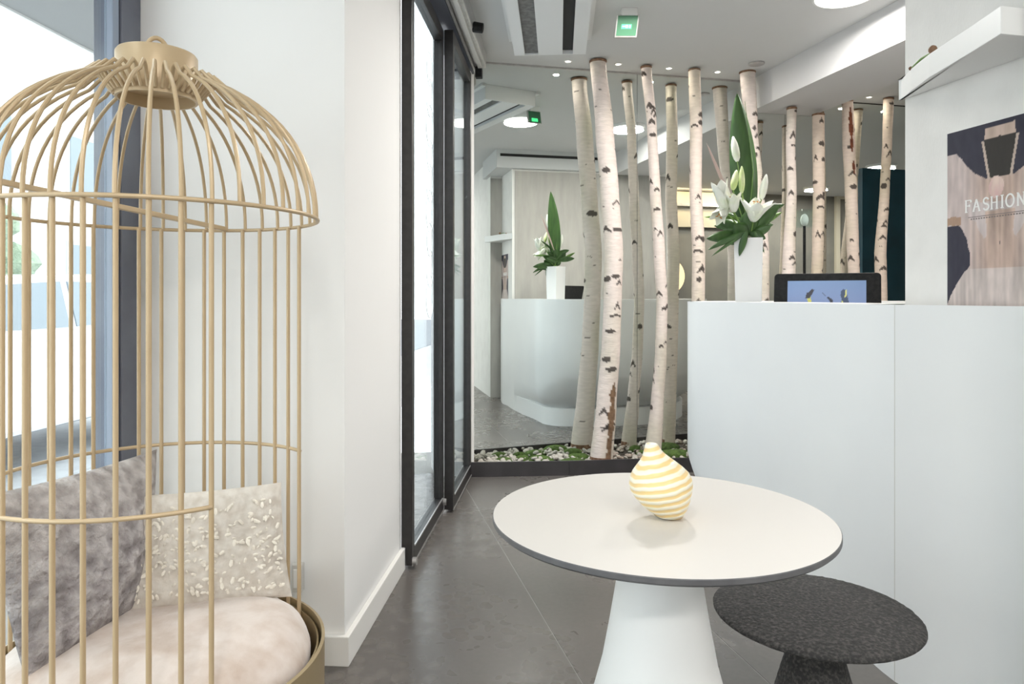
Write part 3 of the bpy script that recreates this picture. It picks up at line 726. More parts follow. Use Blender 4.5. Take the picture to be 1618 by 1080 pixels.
# striped bottle vase: leaning onion shape, narrow foot at lower right, neck at upper left
vb = PY(1058, 817, .46*F_PX/(817-HY)); vb.z = .740
bv = thing('striped_vase', 'small yellow and white striped onion-shaped glass vase on the round table', 'vase', vb)
def stripe_mat():
    m = bpy.data.materials.new('yellow_white_striped_glass'); m.use_nodes = True; nt = m.node_tree; b = nt.nodes['Principled BSDF']
    tc = nt.nodes.new('ShaderNodeTexCoord'); mp = nt.nodes.new('ShaderNodeMapping'); mp.inputs['Rotation'].default_value = (0, .22, 0)
    nt.links.new(tc.outputs['Object'], mp.inputs[0])
    w = nt.nodes.new('ShaderNodeTexWave'); w.bands_direction = 'Z'; w.inputs['Scale'].default_value = 21; w.inputs['Distortion'].default_value = 1.6; w.inputs['Detail'].default_value = 2; w.inputs['Detail Scale'].default_value = 1.2
    nt.links.new(mp.outputs[0], w.inputs[0])
    r = nt.nodes.new('ShaderNodeValToRGB'); r.color_ramp.elements[0].position = .30; r.color_ramp.elements[1].position = .68
    r.color_ramp.elements[0].color = (.80, .60, .28, 1); r.color_ramp.elements[1].color = (.84, .80, .66, 1)
    nt.links.new(w.outputs[1], r.inputs[0]); nt.links.new(r.outputs[0], b.inputs['Base Color'])
    b.inputs['Roughness'].default_value = .3; b.inputs['Subsurface Weight'].default_value = .25; b.inputs['Subsurface Radius'].default_value = (.02, .015, .006)
    bp = nt.nodes.new('ShaderNodeBump'); bp.inputs['Strength'].default_value = .5; bp.inputs['Distance'].default_value = .003
    nt.links.new(w.outputs[1], bp.inputs['Height']); nt.links.new(bp.outputs[0], b.inputs['Normal'])
    return m
sc_ = vb.y/F_PX
mb = MB(); rows = [(817, 1058, 14), (815, 1058, 20), (808, 1055, 27), (798, 1051, 36), (786, 1047, 43), (774, 1044.5, 48), (765, 1044, 49.5), (755, 1044, 48.5), (745, 1043.5, 44), (737, 1042, 37), (729, 1039.5, 29), (722, 1036.5, 22), (715, 1033, 16.5), (709, 1031, 13), (704, 1030, 11), (701, 1029.5, 9.5), (699.5, 1029.5, 7)]
seg = 56
for (y, xc, w) in rows:
    for j in range(seg):
        a = 2*math.pi*j/seg; mb.v.append(Vector(((xc-CX)*sc_+w*sc_*math.cos(a), vb.y+w*sc_*math.sin(a), .740+max(0, (817-y))*sc_*1.0)))
nr = len(rows)
for i in range(nr-1):
    for j in range(seg): mb.f.append((i*seg+j, i*seg+(j+1) % seg, (i+1)*seg+(j+1) % seg, (i+1)*seg+j))
mb.f.append(tuple(range(seg-1, -1, -1))); mb.f.append(tuple((nr-1)*seg+j for j in range(seg)))
mb.build('glass_body', stripe_mat(), bv, 'all')

# ---------------------------------------------------------------- white vase with lilies on the counter
vc = W(1.908, 3.18, DZ)
va = thing('white_vase', 'tall square white vase on the counter end, holding lilies', 'vase', vc)
def sq(c, r, z, rot): return [Vector((c.x+r*math.cos(rot+a), c.y+r*math.sin(rot+a), z)) for a in (math.pi/4, 3*math.pi/4, 5*math.pi/4, 7*math.pi/4)]
mb = MB(); rot = math.atan2(vc.y, vc.x)-math.pi/2
rz = [(.086, DZ), (.095, DZ+.31), (.087, DZ+.31), (.080, DZ+.02)]
for r, z in rz: mb.v += sq(vc, r, z, rot)
mb.f = [(3, 2, 1, 0)]+[(i*4+j, i*4+(j+1) % 4, (i+1)*4+(j+1) % 4, (i+1)*4+j) for i in range(3) for j in range(4)]+[(12, 13, 14, 15)]
mb.build('body', 'vase_white', va, False, .002)
top = vc+Vector((0, 0, .30)); VY = vc.y
def vp(px, py, dy=0): return PY(px, py, VY+dy)
def petal_blade(mb, a, b, w, bend=Vector((0, 0, 0)), n=12, cup=.35, side=None, tipw=.0):
    a, b = Vector(a), Vector(b); ax = (b-a); Ln = ax.length; ax.normalize()
    if side is None: side = ax.cross(Vector((0, -1, 0)))
    side = (side-ax*side.dot(ax)).normalized(); nr = ax.cross(side); base = len(mb.v); m = 5
    for i in range(n+1):
        k = i/n; wd = w*(math.sin(math.pi*min(1, k*.92+.08))**.75 if k < 1 else tipw); c = a+ax*Ln*k+bend*(k*k)
        for j in range(m):
            x = (j/(m-1)-.5)*2; mb.v.append(c+side*wd*x/2+nr*cup*wd*(x*x-.5)*.5)
    for i in range(n):
        for j in range(m-1): mb.f.append((base+i*m+j, base+i*m+j+1, base+(i+1)*m+j+1, base+(i+1)*m+j))
    return mb
def leaf_obj(a, b, w, m, parent, bend=Vector((0, 0, 0)), name='leaf', side=None):
    mb = petal_blade(MB(), a, b, w, bend, side=side); o = mb.build(name, m, parent, 'all')
    s = o.modifiers.new('thickness', 'SOLIDIFY'); s.thickness = .0012
    return o
al = thing('broad_leaf', 'tall upright dark green pointed leaf rising from the white vase', 'leaf', top)
petal_blade(MB(), vp(1180, 372), vp(1176, 150), .135, Vector((-.035, 0, .01)), 26, .25).build('blade', 'leaf', al, 'all')
al.children[0].modifiers.new('thickness', 'SOLIDIFY').thickness = .0015
MB().tube([vp(1181, 380), vp(1190, 270, -.008), vp(1177, 160, -.002)], [.004, .003, .001], 6).build('midrib', 'leaf_light', al, True)
fo = thing('foliage_sprig', 'spray of dark glossy leaves spreading at the mouth of the white vase', 'foliage', top)
for (x0, y0, x1, y1, w, dy, m) in ((1176, 372, 1116, 372, .060, -.05, 'leaf'), (1178, 365, 1130, 342, .060, .03, 'leaf'), (1186, 372, 1232, 318, .06, -.04, 'leaf'), (1180, 370, 1118, 390, .03, -.06, 'leaf'),
                                   (1190, 372, 1218, 352, .05, -.06, 'leaf'), (1184, 368, 1210, 372, .05, -.07, 'leaf'), (1182, 374, 1160, 350, .085, -.07, 'leaf'), (1184, 372, 1186, 325, .10, -.05, 'leaf'), (1180, 372, 1168, 400, .035, -.07, 'leaf'),
                                   (1182, 372, 1124, 400, .016, -.06, 'leaf'), (1180, 360, 1140, 330, .06, .05, 'leaf'), (1172, 370, 1150, 380, .06, -.05, 'leaf'), (1192, 372, 1208, 395, .02, -.05, 'leaf'), (1186, 340, 1240, 318, .045, -.03, 'leaf'),
                                   (1170, 345, 1112, 338, .02, -.03, 'leaf_light'), (1172, 330, 1125, 295, .02, .02, 'leaf'), (1196, 360, 1236, 330, .03, .05, 'leaf_light'), (1182, 362, 1200, 330, .07, .06, 'leaf'), (1182, 362, 1160, 320, .07, .06, 'leaf'), (1180, 360, 1128, 352, .05, .09, 'leaf'), (1182, 360, 1222, 350, .05, .09, 'leaf')):
    leaf_obj(vp(x0, min(y0, 366) if y1 > 385 else y0, dy*(1.35 if y1 > 385 else .4)), vp(x1, y1, dy), w, m, fo, Vector((0, 0, -.015)))
def lily(label, c, tip, wd, parts, stem_from, openness):
    """flower opening from c toward tip"""
    l = thing('lily', label, 'lily', stem_from, 'white lilies in the counter vase')
    MB().tube([stem_from, (Vector(stem_from)+c)/2+Vector((.004, 0, 0)), c], .003, 6).build('stem', 'stem', l, True)
    ax = (tip-c).normalized(); Ln = (tip-c).length; sd = ax.cross(Vector((0, 1, 0))).normalized(); up = ax.cross(sd)
    for i in range(parts):
        a = 2*math.pi*i/parts+.3; d = sd*math.cos(a)+up*math.sin(a)
        leaf_obj(c+d*.004, c+ax*Ln*(1-.3*openness)+d*Ln*.55*openness, wd, 'lily', l, d*Ln*.35*openness, 'petal', side=ax.cross(d))
    if openness > .3:
        for i in range(3):
            a = 2*math.pi*i/3; d = sd*math.cos(a)+up*math.sin(a); e = c+ax*Ln*.7+d*.012
            MB().tube([c, e], .0012, 5).tube([e-d*.006, e+d*.006], .0028, 6).build('stamen', 'stamen', l, True)
    return l
def bud(label, a, b, r, stem_from, m='bud', nm='lily_bud'):
    l = thing(nm, label, 'lily bud', stem_from, 'lily buds in the counter vase')
    a, b = Vector(a), Vector(b)
    MB().tube([stem_from, (Vector(stem_from)+a)/2+Vector((.004, 0, 0)), a], .0028, 6).build('stem', 'stem', l, True)
    pts = [a+(b-a)*k for k in (0, .12, .3, .5, .7, .86, .96, 1)]; MB().tube(pts, [r*.4, r*.8, r, r*1.0, r*.85, r*.55, r*.28, r*.08], 12).build('bud', m, l, True)
T0 = Vector(top)
bud('cream lily bud highest in the white vase, left of the tall leaf', vp(1165, 255, -.02), vp(1158, 215, -.02), .019, T0, 'lily')
bud('long cream lily bud right of the tall leaf in the white vase', vp(1203, 315, -.02), vp(1211, 275, -.02), .018, T0, 'lily')
bud('slim green lily bud under the highest cream bud in the white vase', vp(1158, 300, -.05), vp(1164, 268, -.05), .017, T0)
bud('pale green lily bud tucked against the left of the tall leaf', vp(1172, 305, -.04), vp(1172, 262, -.04), .015, T0)
lily('half-open white lily on the upper left of the vase bouquet', vp(1146, 332, -.05), vp(1134, 280, -.06), .075, 5, T0, .30)
lily('white lily drooping at the lower left edge of the vase bouquet', vp(1150, 322, -.02), vp(1130, 350, -.08), .055, 5, T0, .35)
lily('white lily opening toward the room at the lower right of the vase bouquet', vp(1190, 350, -.06), vp(1198, 305, -.10), .072, 6, T0, .75)
lily('small pale lily at the middle of the vase bouquet', vp(1160, 335, -.06), vp(1158, 300, -.08), .05, 6, T0, .45)
# bleached petals high at the back
M['pinkish'] = mat('dried_pink_leaf', (.50, .37, .34), .6)
fe = thing('dried_leaf', 'thin dusty pink blade-shaped leaf standing behind the lilies', 'leaf', top)
petal_blade(MB(), vp(1160, 330, .06), vp(1116, 222, .06), .018, Vector((0, 0, -.01)), 14, .3).build('blade', 'pinkish', fe, 'all')
ot = MB()

# ---------------------------------------------------------------- birdcage chair
CXX, CYY, CR = -.888, 1.79, .38
ch = thing('birdcage_chair', 'gold wire birdcage chair with round blush seat by the window', 'chair', (CXX, CYY, 0))
C0 = Vector((CXX, CYY, 0))
def add_rot(mesh_o, name, ang):
    o = bpy.data.objects.new(name, mesh_o.data); COL.objects.link(o); o.parent = mesh_o.parent; o.rotation_euler.z = ang; return o
a0 = math.radians(-48); step = math.radians(-269/30)
bar0 = MB().tube([C0+Vector((CR, 0, 1.40)), C0+Vector((CR, 0, .9)), C0+Vector((CR, 0, .06))], .0056, 10).build('bar', 'gold', ch, True)
bar0.rotation_euler.z = a0
for i in range(1, 31): add_rot(bar0, 'bar', a0+step*i)
RC = .094
prof = [(RC+.004, 1.700), (RC+.022, 1.722), (RC+.034, 1.742), (RC+.05, 1.747)]
for i in range(1, 19):
    a = math.pi/2*(1-i/18)
    r = .385*math.cos(a)**(2/2.2); z = 1.40+.348*math.sin(a)**(2/2.2)
    if r > RC+.055: prof.append((r, z))
prof[-1] = (.385, 1.40)
rib0 = MB().tube([C0+Vector((r, 0, z)) for r, z in prof], .0048, 8).build('rib', 'gold', ch, True)
rib0.rotation_euler.z = a0
for i in range(1, 40): add_rot(rib0, 'rib', a0-2*math.pi*i/40)
def circ(r, z, a_from=0, a_to=360, n=96): return [C0+Vector((r*math.cos(math.radians(a_from+(a_to-a_from)*i/n)), r*math.sin(math.radians(a_from+(a_to-a_from)*i/n)), z)) for i in range(n+1)]
MB().tube(circ(.388, 1.40)[:-1], .0052, 8, closed=True).build('dome_ring', 'gold', ch, 'all')
MB().tube(circ(.383, .757, -48, -317), .0052, 8).build('middle_ring', 'gold', ch, 'all')
MB().lathe([(RC-.006, 1.690), (RC, 1.690), (RC, 1.800), (RC-.004, 1.806), (.001, 1.808)], C0, 64, cap0=False).lathe([(RC-.006, 1.690), (RC-.006, 1.72), (.001, 1.722)], C0, 64, cap0=False).build('cap', 'gold', ch, True)
MB().tube([C0+Vector((.024*math.cos(a)*.8, .018*math.cos(a), 1.806+.040*math.sin(a))) for a in [math.pi*i/14 for i in range(15)]], .0055, 10).build('hanging_loop', 'gold', ch, True)
pA = PY(-38, 279, 1.50); pB = PY(357, 362, 2.155)
d_ = (pB-pA).normalized(); sd = d_.cross(Vector((0, 0, 1))).normalized()
mb = MB(); 
for k in (0, 1):
    q = pA+(pB-pA)*k
    for s1, s2 in ((-1, -1), (1, -1), (1, 1), (-1, 1)): mb.v.append(q+sd*.008*s1+Vector((0, 0, .0065*s2)))
mb.f = [(3, 2, 1, 0), (4, 5, 6, 7)]+[(j, (j+1) % 4, 4+(j+1) % 4, 4+j) for j in range(4)]
mb.build('cross_strut', 'gold', ch, False, .002)
MB().lathe([(.30, .0), (.385, .012), (.404, .03), (.406, .31), (.398, .312), (.396, .05)], C0, 96, True, False).build('bucket', 'gold_bucket', ch, True)
MB().lathe([(.390, .06), (.3905, .296), (.386, .298), (.385, .06)], C0, 96, False, False).build('liner_ring', 'gold_bucket', ch, True)
prof = [(.30, .05), (.362, .07), (.368, .20), (.370, .28)]
for i in range(1, 15):
    a = math.pi/2*i/14; prof.append((max(.001, .370*math.cos(a)**.62 if i < 14 else .001), .28+.115*math.sin(a)))
mb = MB().lathe(prof, C0, 96)
for i, p in enumerate(mb.v):
    if p.z > .2: mb.v[i] = p+Vector((0, 0, .010*noise.noise(p*9)))
mb.build('seat_cushion', 'velvet', ch, 'all')

def pillow(name, label, TL, TR_, BR, BL, th, m, seed, amp, fq, colf, nx=90, ny=70, edge=.035):
    TL, TR_, BR, BL = map(Vector, (TL, TR_, BR, BL)); c = (TL+TR_+BR+BL)/4
    nrm = (TR_-TL).cross(BL-TL).normalized()
    if nrm.y > 0 and abs(nrm.y) > abs(nrm.x): nrm = -nrm
    t = thing(name, label, 'cushion', (c.x, c.y, min(BR.z, BL.z))); mb = MB(); mb.c = []
    for side in (1, -1):
        for iy in range(ny+1):
            for ix in range(nx+1):
                a, b = ix/nx*2-1, iy/ny*2-1
                pa = a*(1-edge*(1-b*b)); pb = b*(1-edge*1.2*(1-a*a))
                q = (TL*(1-pa)/2+TR_*(1+pa)/2)*(1+pb)/2+(BL*(1-pa)/2+BR*(1+pa)/2)*(1-pb)/2
                h = ((1-abs(a)**2.4)*(1-abs(b)**2.4))**.55
                e = 1 if h > 0 else 0
                nz = noise.noise(Vector((q.x*fq+seed, q.y*fq, q.z*fq)))+.5*noise.noise(Vector((q.x*fq*2.3+seed, q.y*fq*2.3, q.z*fq*2.3)))
                wr = .012*noise.noise(Vector((a*1.5+seed, b*1.5, side)))*h
                mb.v.append(q+nrm*side*(h*th/2+wr+nz*amp*h)); mb.c.append(colf(q, a, b, nz))
    n1 = (nx+1)*(ny+1)
    for s in (0, 1):
        for iy in range(ny):
            for ix in range(nx):
                k = s*n1+iy*(nx+1)+ix; f = (k, k+1, k+nx+2, k+nx+1); mb.f.append(f if s == 0 else f[::-1])
    mb.build('cover', m, t, 'all')
    return t, nrm
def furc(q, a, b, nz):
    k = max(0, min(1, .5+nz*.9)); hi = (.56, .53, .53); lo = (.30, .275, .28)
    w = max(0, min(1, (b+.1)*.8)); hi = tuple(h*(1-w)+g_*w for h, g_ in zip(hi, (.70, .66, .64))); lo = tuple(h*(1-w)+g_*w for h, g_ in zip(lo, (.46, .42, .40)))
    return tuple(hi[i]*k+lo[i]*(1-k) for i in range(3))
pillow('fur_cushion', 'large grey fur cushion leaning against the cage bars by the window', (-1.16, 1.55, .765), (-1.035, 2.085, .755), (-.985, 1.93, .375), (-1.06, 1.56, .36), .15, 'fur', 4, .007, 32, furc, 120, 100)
def crc(q, a, b, nz):
    k = max(0, min(1, .5+nz*.8)); hi = (.74, .70, .64); lo = (.60, .545, .48); return tuple(hi[i]*k+lo[i]*(1-k) for i in range(3))
cpil, cn = pillow('cream_cushion', 'cream oblong cushion with raised petal applique on the cage chair seat', (-1.055, 1.915, .665), (-.665, 2.06, .665), (-.620, 2.015, .355), (-1.01, 1.845, .372), .10, 'cream_fabric', 9, .0025, 45, crc)
TLc, TRc, BRc, BLc = Vector((-1.055, 1.915, .665)), Vector((-.665, 2.06, .665)), Vector((-.620, 2.015, .355)), Vector((-1.01, 1.845, .372))
if cn.y > 0: cn = -cn
mb = MB()
for k in range(330):
    a, b = R.uniform(-.9, .9), R.uniform(-.8, .72)
    if R.random() < .5*abs(b): continue
    q = (TLc*(1-a)/2+TRc*(1+a)/2)*(1+b)/2+(BLc*(1-a)/2+BRc*(1+a)/2)*(1-b)/2
    h = ((1-abs(a)**2.4)*(1-abs(b)**2.4))**.55; q = q+cn*(h*.05+.003)
    ex = (TRc-TLc).normalized(); ez = (TLc-BLc).normalized(); th = R.uniform(0, 6.28); r = R.uniform(.004, .0085)
    d1_ = ex*math.cos(th)+ez*math.sin(th); d2_ = -ex*math.sin(th)+ez*math.cos(th); base = len(mb.v)
    for j in range(7):
        aa = 2*math.pi*j/7; rr = r*(1+.25*math.cos(2*aa)); mb.v.append(q+d1_*rr*math.cos(aa)+d2_*rr*.75*math.sin(aa)+cn*(.002+.003*math.cos(aa)))
    mb.v.append(q+cn*.0045)
    for j in range(7): mb.f.append((base+j, base+(j+1) % 7, base+7))
o = mb.build('petal_applique', 'flake', cpil); o['kind'] = 'stuff'

# ---------------------------------------------------------------- ceiling fittings
GRP = 'round ceiling lamps'
def lamp_label(i): return ['round lit ceiling lamp nearest the mirror, above the table side', 'round lit ceiling lamp above the reception desk, left of the beam'][i] if i < 2 else None
far = [(7, 'round lit lamp in the low ceiling seen in the mirror above the lilies', ), (8, 'round lit lamp in the low ceiling seen in the mirror beside the lampshade')]
for i, (v, u, z) in enumerate(LAMPS):
    lab = lamp_label(i) or dict(far).get(i) or 'round white ceiling lamp outside the picture above the shop floor'
    if i not in (0, 1, 7, 8): lab = 'round white ceiling lamp '+{2: 'above the birdcage chair side of the room', 3: 'over the papered wall corner', 4: 'at the rear beside the shopfront', 5: 'at the middle of the rear room', 6: 'at the rear near the papered block', 9: 'in the low ceiling directly right of the beam', 10: 'in the low ceiling near the teal panel', 11: 'in the low ceiling near the far right wall'}[i]
    t = thing('ceiling_lamp', lab, 'lamp', W(v, u, z), GRP)
    MB().lathe([(.165, 0), (.165, -.022), (.150, -.026)], W(v, u, z), 40, False, False).build('rim', 'white_plastic', t, True)
    MB().lathe([(.150, -.024), (.13, -.032), (.001, -.036)], W(v, u, z), 40, True, True).build('diffuser', 'lamp_on', t, True)
dl = [(1.461, 4.735, ZC), (1.822, 4.715, ZC), (2.206, 4.72, ZC), (2.585, 4.72, ZC), (3.85, 4.72, ZC2), (4.25, 4.72, ZC2), (3.62, 4.30, ZC2)]
nm = ['first small ceiling downlight from the door, left of the thickest birch', 'small ceiling downlight between the thickest birch and the slim birch', 'small ceiling downlight between the slim birch and the next birch to its right', 'small ceiling downlight nearest the ceiling beam', 'small ceiling downlight above the scarred birch, right of the beam', 'small ceiling downlight near the rightmost birch', 'small ceiling downlight close against the right side of the beam']
for (v, u, z), lb in zip(dl, nm):
    t = thing('downlight', lb, 'downlight', W(v, u, z), 'small downlights above the birches')
    MB().lathe([(.028, 0), (.028, -.004), (.020, -.006), (.019, 0)], W(v, u, z), 20, False, False).build('rim', 'white_plastic', t, True)
    MB().lathe([(.0195, -.0015), (.001, -.004)], W(v, u, z), 20).build('lens', 'led', t, True)
sm = thing('smoke_detector', 'flat round grey detector on the ceiling beside the beam', 'detector', W(2.756, 4.49, ZC))
MB().lathe([(.055, 0), (.055, -.008), (.045, -.014), (.001, -.015)], W(2.756, 4.49, ZC), 28).build('housing', 'alu', sm, True)
for (v, u, z) in dl: area('downlight_beam', W(v, u, z-.01), .04, .04, (0, 0, -1), 1.0, (1, .93, .82), disk=True)
# air unit
axd = Vector((.065, 1, 0)).normalized(); axr = Vector((axd.y, -axd.x, 0)); ao = Vector((.016, 4.49, 0))
def AC(a, b, z=0): p = ao+axr*a-axd*b; return Vector((p.x, p.y, z))
ac = thing('air_unit', 'long white ceiling air unit with a grey filter and a black slot', 'air unit', AC(.22, 1.5, 2.71))
for a0_, a1_ in ((0, .066), (.150, .300), (.364, .445)): MB().box(AC, a0_, a1_, 0, 3.2, 2.71, ZC-.001).build('casing', 'ac_white', ac)
MB().box(AC, .066, .150, 0, .012, 2.71, ZC-.001).box(AC, .300, .364, 0, .012, 2.71, ZC-.001).build('end_cap', 'ac_white', ac)
MB().box(AC, .066, .150, .012, 3.2, 2.72, ZC-.001).build('filter', 'grille', ac)
MB().box(AC, .300, .364, .012, 3.2, 2.735, ZC-.001).build('slot', 'dark_slot', ac)
MB().box(AC, -.035, 0, -.02, 3.2, ZC-.02, ZC-.001).box(AC, .445, .48, -.02, 3.2, ZC-.02, ZC-.001).build('side_flange', 'ac_white', ac)
# exit sign
ep = W(1.534, 3.80, ZC)
ex = thing('exit_sign', 'small hanging ceiling exit sign glowing green', 'sign', ep)
def EX(x, y, z): return Vector((ep.x+x, ep.y+y, z))
MB().box(EX, -.045, .045, -.02, .03, ZC-.04, ZC).build('ceiling_mount', 'white_plastic', ex, False, .004)
def EXT(x, y, z): k = .35; return Vector((ep.x+x+.02*(z-ZC)*4, ep.y+y+(ZC-.04-z)*k, z))
MB().box(EXT, -.068, .060, -.006, .014, ZC-.15, ZC-.035).build('housing', 'alu', ex, False, .003)
MB().box(EXT, -.060, .052, -.009, -.006, ZC-.142, ZC-.042).build('face', 'green_dim', ex)
MB().box(EXT, -.035, .022, -.0115, -.009, ZC-.108, ZC-.085).build('lit_band', 'green_glow', ex)
MB().box(EXT, -.012, .002, -.0125, -.0095, ZC-.104, ZC-.090).box(EXT, -.03, -.012, -.0125, -.0095, ZC-.098, ZC-.094).box(EXT, .008, .016, -.0125, -.0095, ZC-.104, ZC-.090).build('pictogram', 'white_plastic', ex)
MB().box(EXT, -.060, .052, .014, .017, ZC-.142, ZC-.042).build('face', 'green_dim', ex)
MB().box(EXT, -.035, .022, .017, .0195, ZC-.135, ZC-.105).build('lit_band', 'green_glow', ex)
# door operator, sensors
dop = thing('door_operator', 'long grey metal sliding door operator cover under the ceiling', 'door operator', FA(4.0, -.55, 2.71))
MB().prism(FA, [(2.4, -.584), (4.74, -.584), (4.74, -.510), (2.4, -.510)], 2.715, ZC-.002).build('cover', 'alu', dop, False, .01)
MB().box(FA, 2.4, 4.742, -.560, -.535, 2.700, 2.715).build('cover_strip', 'alu_light', dop)
ds = thing('door_sensor', 'black round sensor on the door operator cover', 'sensor', FA(4.05, -.50, 2.74))
MB().tube([FA(4.05, -.512, 2.735), FA(4.05, -.455, 2.725)], [.030, .028], 20).build('housing', 'black', ds, True, .004)
ds2 = thing('door_sensor', 'black square sensor under the far end of the door operator cover', 'sensor', FA(4.70, -.55, 2.64))
MB().box(FA, 4.68, 4.735, -.580, -.535, 2.645, 2.714).build('housing', 'black', ds2, False, .004)

# ---------------------------------------------------------------- the room seen in the mirror
def back_box(px0, px1, py0, py1, u, th=.03):
    a = PM(px0, py0, u); b = PM(px1, py1, u); return vu(a)[0], vu(b)[0], b.z, a.z
# warm lit cove along the dark wall
struct('trim_9', MB().box(W, 3.64, 5.9, .20, .26, 2.20, 2.49).box(W, 3.64, 5.9, .20, .30, 2.53, 2.70), 'cream')
struct('trim_10', MB().box(W, 3.64, 5.9, .20, .34, 2.49, 2.53), 'alu')
for v in (4.2, 5.2):
    area('cove_light', W(v, .55, 2.66), .9, .10, (-SA*-1*0+SA, -CA, -.6), 5, (1, .80, .52))
c = PM(1054, 436, .25)
gl = thing('disc_lamp', 'large round glowing gold disc lamp seen in the mirror behind the slim birches', 'lamp', c)
pts = [c+W(math.cos(a), 0, math.sin(a))*.26 for a in [2*math.pi*i/40 for i in range(40)]]
MB().sheet(pts, W(0, 1)*.03).build('disc', 'warm_glow', gl)
MB().sheet([c+(p-c)*1.04+W(0, 1)*-.012 for p in pts], W(0, 1)*.012).build('backplate', 'gold', gl)
c = PM(1125, 343, .25); MB().box(W, vu(c)[0]-.05, vu(c)[0]+.05, .20, .225, c.z-.035, c.z+.035).build('wall_screen', 'blue_glow', None, False, 0, dict(label='tiny glowing blue screen on the dark wall, left of the lilies', cat='screen'))
# doorway with cream frame
v0, v1, z0, z1 = back_box(1318, 1358, 338, 470, .2)
struct('door_3', MB().box(W, v0, v0+.07, .201, .25, 0, z1+.3).box(W, v0+.07, v0+.95, .201, .25, z1+.23, z1+.3).box(W, v0+.95, v0+1.02, .201, .25, 0, z1+.3), 'cream')
# teal partition
tp = thing('teal_panel', 'dark teal upright panel between the right birches', 'panel', W(5.0, 3.86, 0))
for k in range(5): MB().box(W, 4.74+.24*k, 4.74+.24*k+.237, 3.80, 3.86, 0, 2.42).build('board', 'teal', tp)
# lampshade on a dark pole
q = PM(1271, 345, 1.6); fl_ = thing('floor_lamp', 'dark-poled floor lamp with a short clear shade, seen in the mirror', 'lamp', (q.x, q.y, 0))
MB().tube([(q.x, q.y, 0), (q.x, q.y, q.z-.1)], .018, 10).build('pole', 'black', fl_, True)
MB().lathe([(.16, 0), (.16, .012), (.03, .03)], (q.x, q.y, 0), 28).build('base', 'black', fl_, True)
MB().lathe([(.13, q.z-.11), (.115, q.z+.11), (.112, q.z+.11), (.127, q.z-.11)], (q.x, q.y, 0), 28, False, False).build('shade', 'glass', fl_, True)
MB().ball((q.x, q.y, q.z-.02), .05, .05, .08, 14, 10).build('bulb', 'white_plastic', fl_, True)
# signs and shelf at the rear wall by the shopfront
for (py0, py1, m, lb) in ((410, 433, 'red', 'small red sign on the back wall beside the door edge'), (437, 461, 'green', 'small green sign below the red one on the back wall')):
    a = PM(749, py0, -3.59); b = PM(760, py1, -3.59)
    MB().box(W, vu(a)[0]-.03, vu(b)[0]+.0, -3.598, -3.57, b.z, a.z).build('wall_sign', m, None, False, .003, dict(label=lb, cat='sign'))
rs = thing('display_shelf', 'white wall shelf unit with pink boxes far back, at the mirror left edge', 'shelf', W(2.2, -3.4, 0))
for z in (.5, .9, 1.75, 2.1): MB().box(W, 2.33, 3.4, -3.598, -3.35, z, z+.03).build('shelf_board', 'white_plastic', rs)
for v in (2.33, 3.38): MB().box(W, v, v+.02, -3.598, -3.35, 0, 2.3).build('side', 'white_plastic', rs)
bc = M['pinkbox'] = mat('pink_carton', (.62, .40, .38), .6)
for k in range(1): MB().box(W, 2.37+.12*k, 2.45+.12*k, -3.55, -3.42, .93, .93+.16+.03*(k % 3)).build('carton', 'pinkbox', None, False, .002, dict(label='pink carton standing on the far white display shelf', cat='box'))

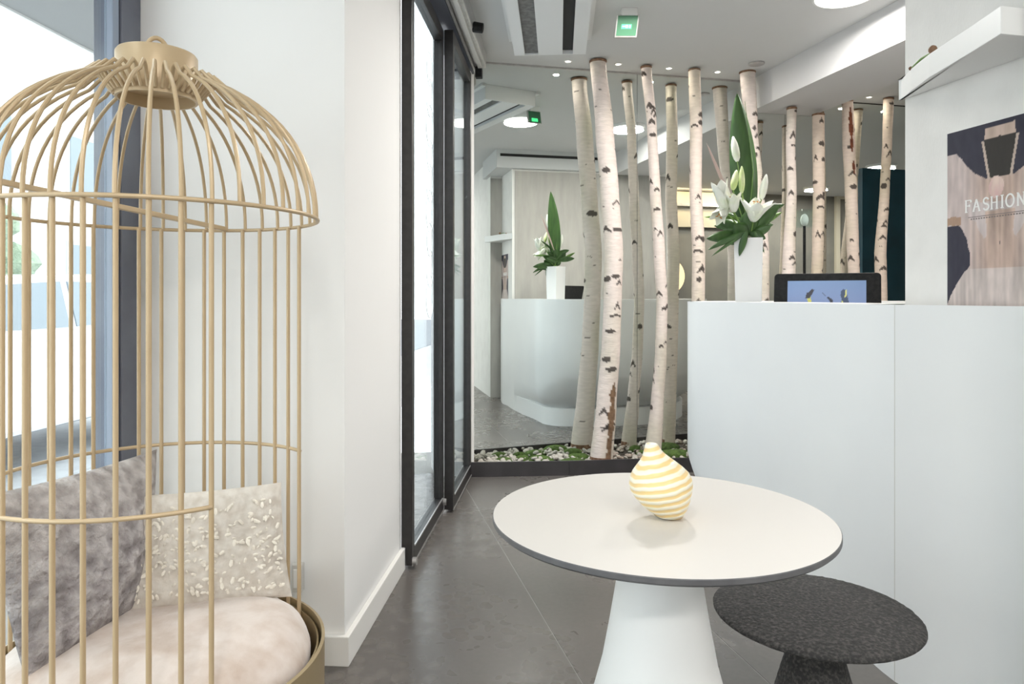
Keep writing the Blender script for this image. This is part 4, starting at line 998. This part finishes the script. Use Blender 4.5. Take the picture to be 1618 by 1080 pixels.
# ---------------------------------------------------------------- outside
struct('ground', MB().box(FA, -30, 40, -40, -2.2, -.30, -.12), 'pavement')
rd = struct('road', MB().box(FA, -30, 40, -11, -3.6, -.118, -.10), 'asphalt')
cp = thing('canopy', 'grey flat canopy outside above the shop window', 'canopy', FA(0, -1.8, 2.35))
MB().box(FA, -3.2, 4.6, -2.20, -1.52, 2.35, 2.41).build('panel', 'canopy', cp)
MB().box(FA, -3.2, 4.6, -2.215, -2.20, 2.34, 2.45).build('fascia', 'white_plastic', cp)
bd = thing('building', 'pale rendered building across the street', 'building', FA(8, -15, -.1))
MB().box(FA, -14, 34, -18, -15, -.12, 9).build('wall', 'facade', bd)
for k in range(12):
    for zz in (.9, 4.2):
        s = -10+3.4*k; f = MB().box(FA, s, s+1.3, -15, -14.95, zz, zz+2.0).build('window', 'shutter', bd)
        MB().box(FA, s+.12, s+1.18, -14.95, -14.93, zz+.12, zz+1.88).build('pane', 'fac_glass', f)
# parked car
cr = thing('parked_car', 'silver-white parked car outside the shop window', 'car', FA(5.05, -4.6, -.1))
K = -1.75
side = [(4.9, .25), (4.85, .55), (5.0, .80), (5.75, .92), (6.45, 1.36), (7.9, 1.42), (8.55, 1.05), (8.95, .95), (9.0, .45), (8.9, .25), (8.55, .22), (8.45, .48), (8.15, .60), (7.85, .48), (7.75, .22), (6.05, .22), (5.95, .48), (5.65, .60), (5.35, .48), (5.25, .22)]
mb = MB(); n = len(side)
for t_ in (-5.45, -3.85):
    for s, z in side: mb.v.append(FA(s+K, t_+(.12 if t_ < -5 else -.12)*(max(0, z-.85)/.5), z-.02))
mb.f = [tuple(range(n)), tuple(range(2*n-1, n-1, -1))]+[((i+1) % n, i, n+i, n+(i+1) % n) for i in range(n)]
mb.build('body', 'car', cr, False, .05)
for pts in ([(6.0, .98), (6.5, 1.30), (7.12, 1.34), (7.12, .98)], [(7.2, .98), (7.2, 1.34), (7.82, 1.34), (8.2, 1.02)]):
    MB().sheet([FA(s+K, -3.84-.12*(max(0, z-.85)/.5), z-.02) for s, z in pts], FA(0, -.012)).build('side_window', 'fac_glass', cr)
for s in (5.65, 8.15):
    MB().tube([FA(s+K, -4.05, .22), FA(s+K, -3.86, .22)], .30, 28).build('wheel', 'tyre', cr, True)
    MB().tube([FA(s+K, -3.87, .22), FA(s+K, -3.845, .22)], .19, 20).build('hub', 'rim', cr, True)
tr = thing('street_tree', 'leafy street tree beyond the parked car', 'tree', FA(15.5, -13.4, -.1))
MB().tube([FA(15.5, -13.4, -.1), FA(15.5, -13.4, 2.0)], [.14, .09], 10).build('trunk', 'bark_street', tr, True)
mb = MB()
for k in range(16): mb.ball(FA(15.5+R.uniform(-.7, .7), -13.4+R.uniform(-.5, .5), 2.2+R.uniform(-.6, .9)), .6, .6, .5, 12, 8, .12, R)
mb.build('crown', 'tree_green', tr)
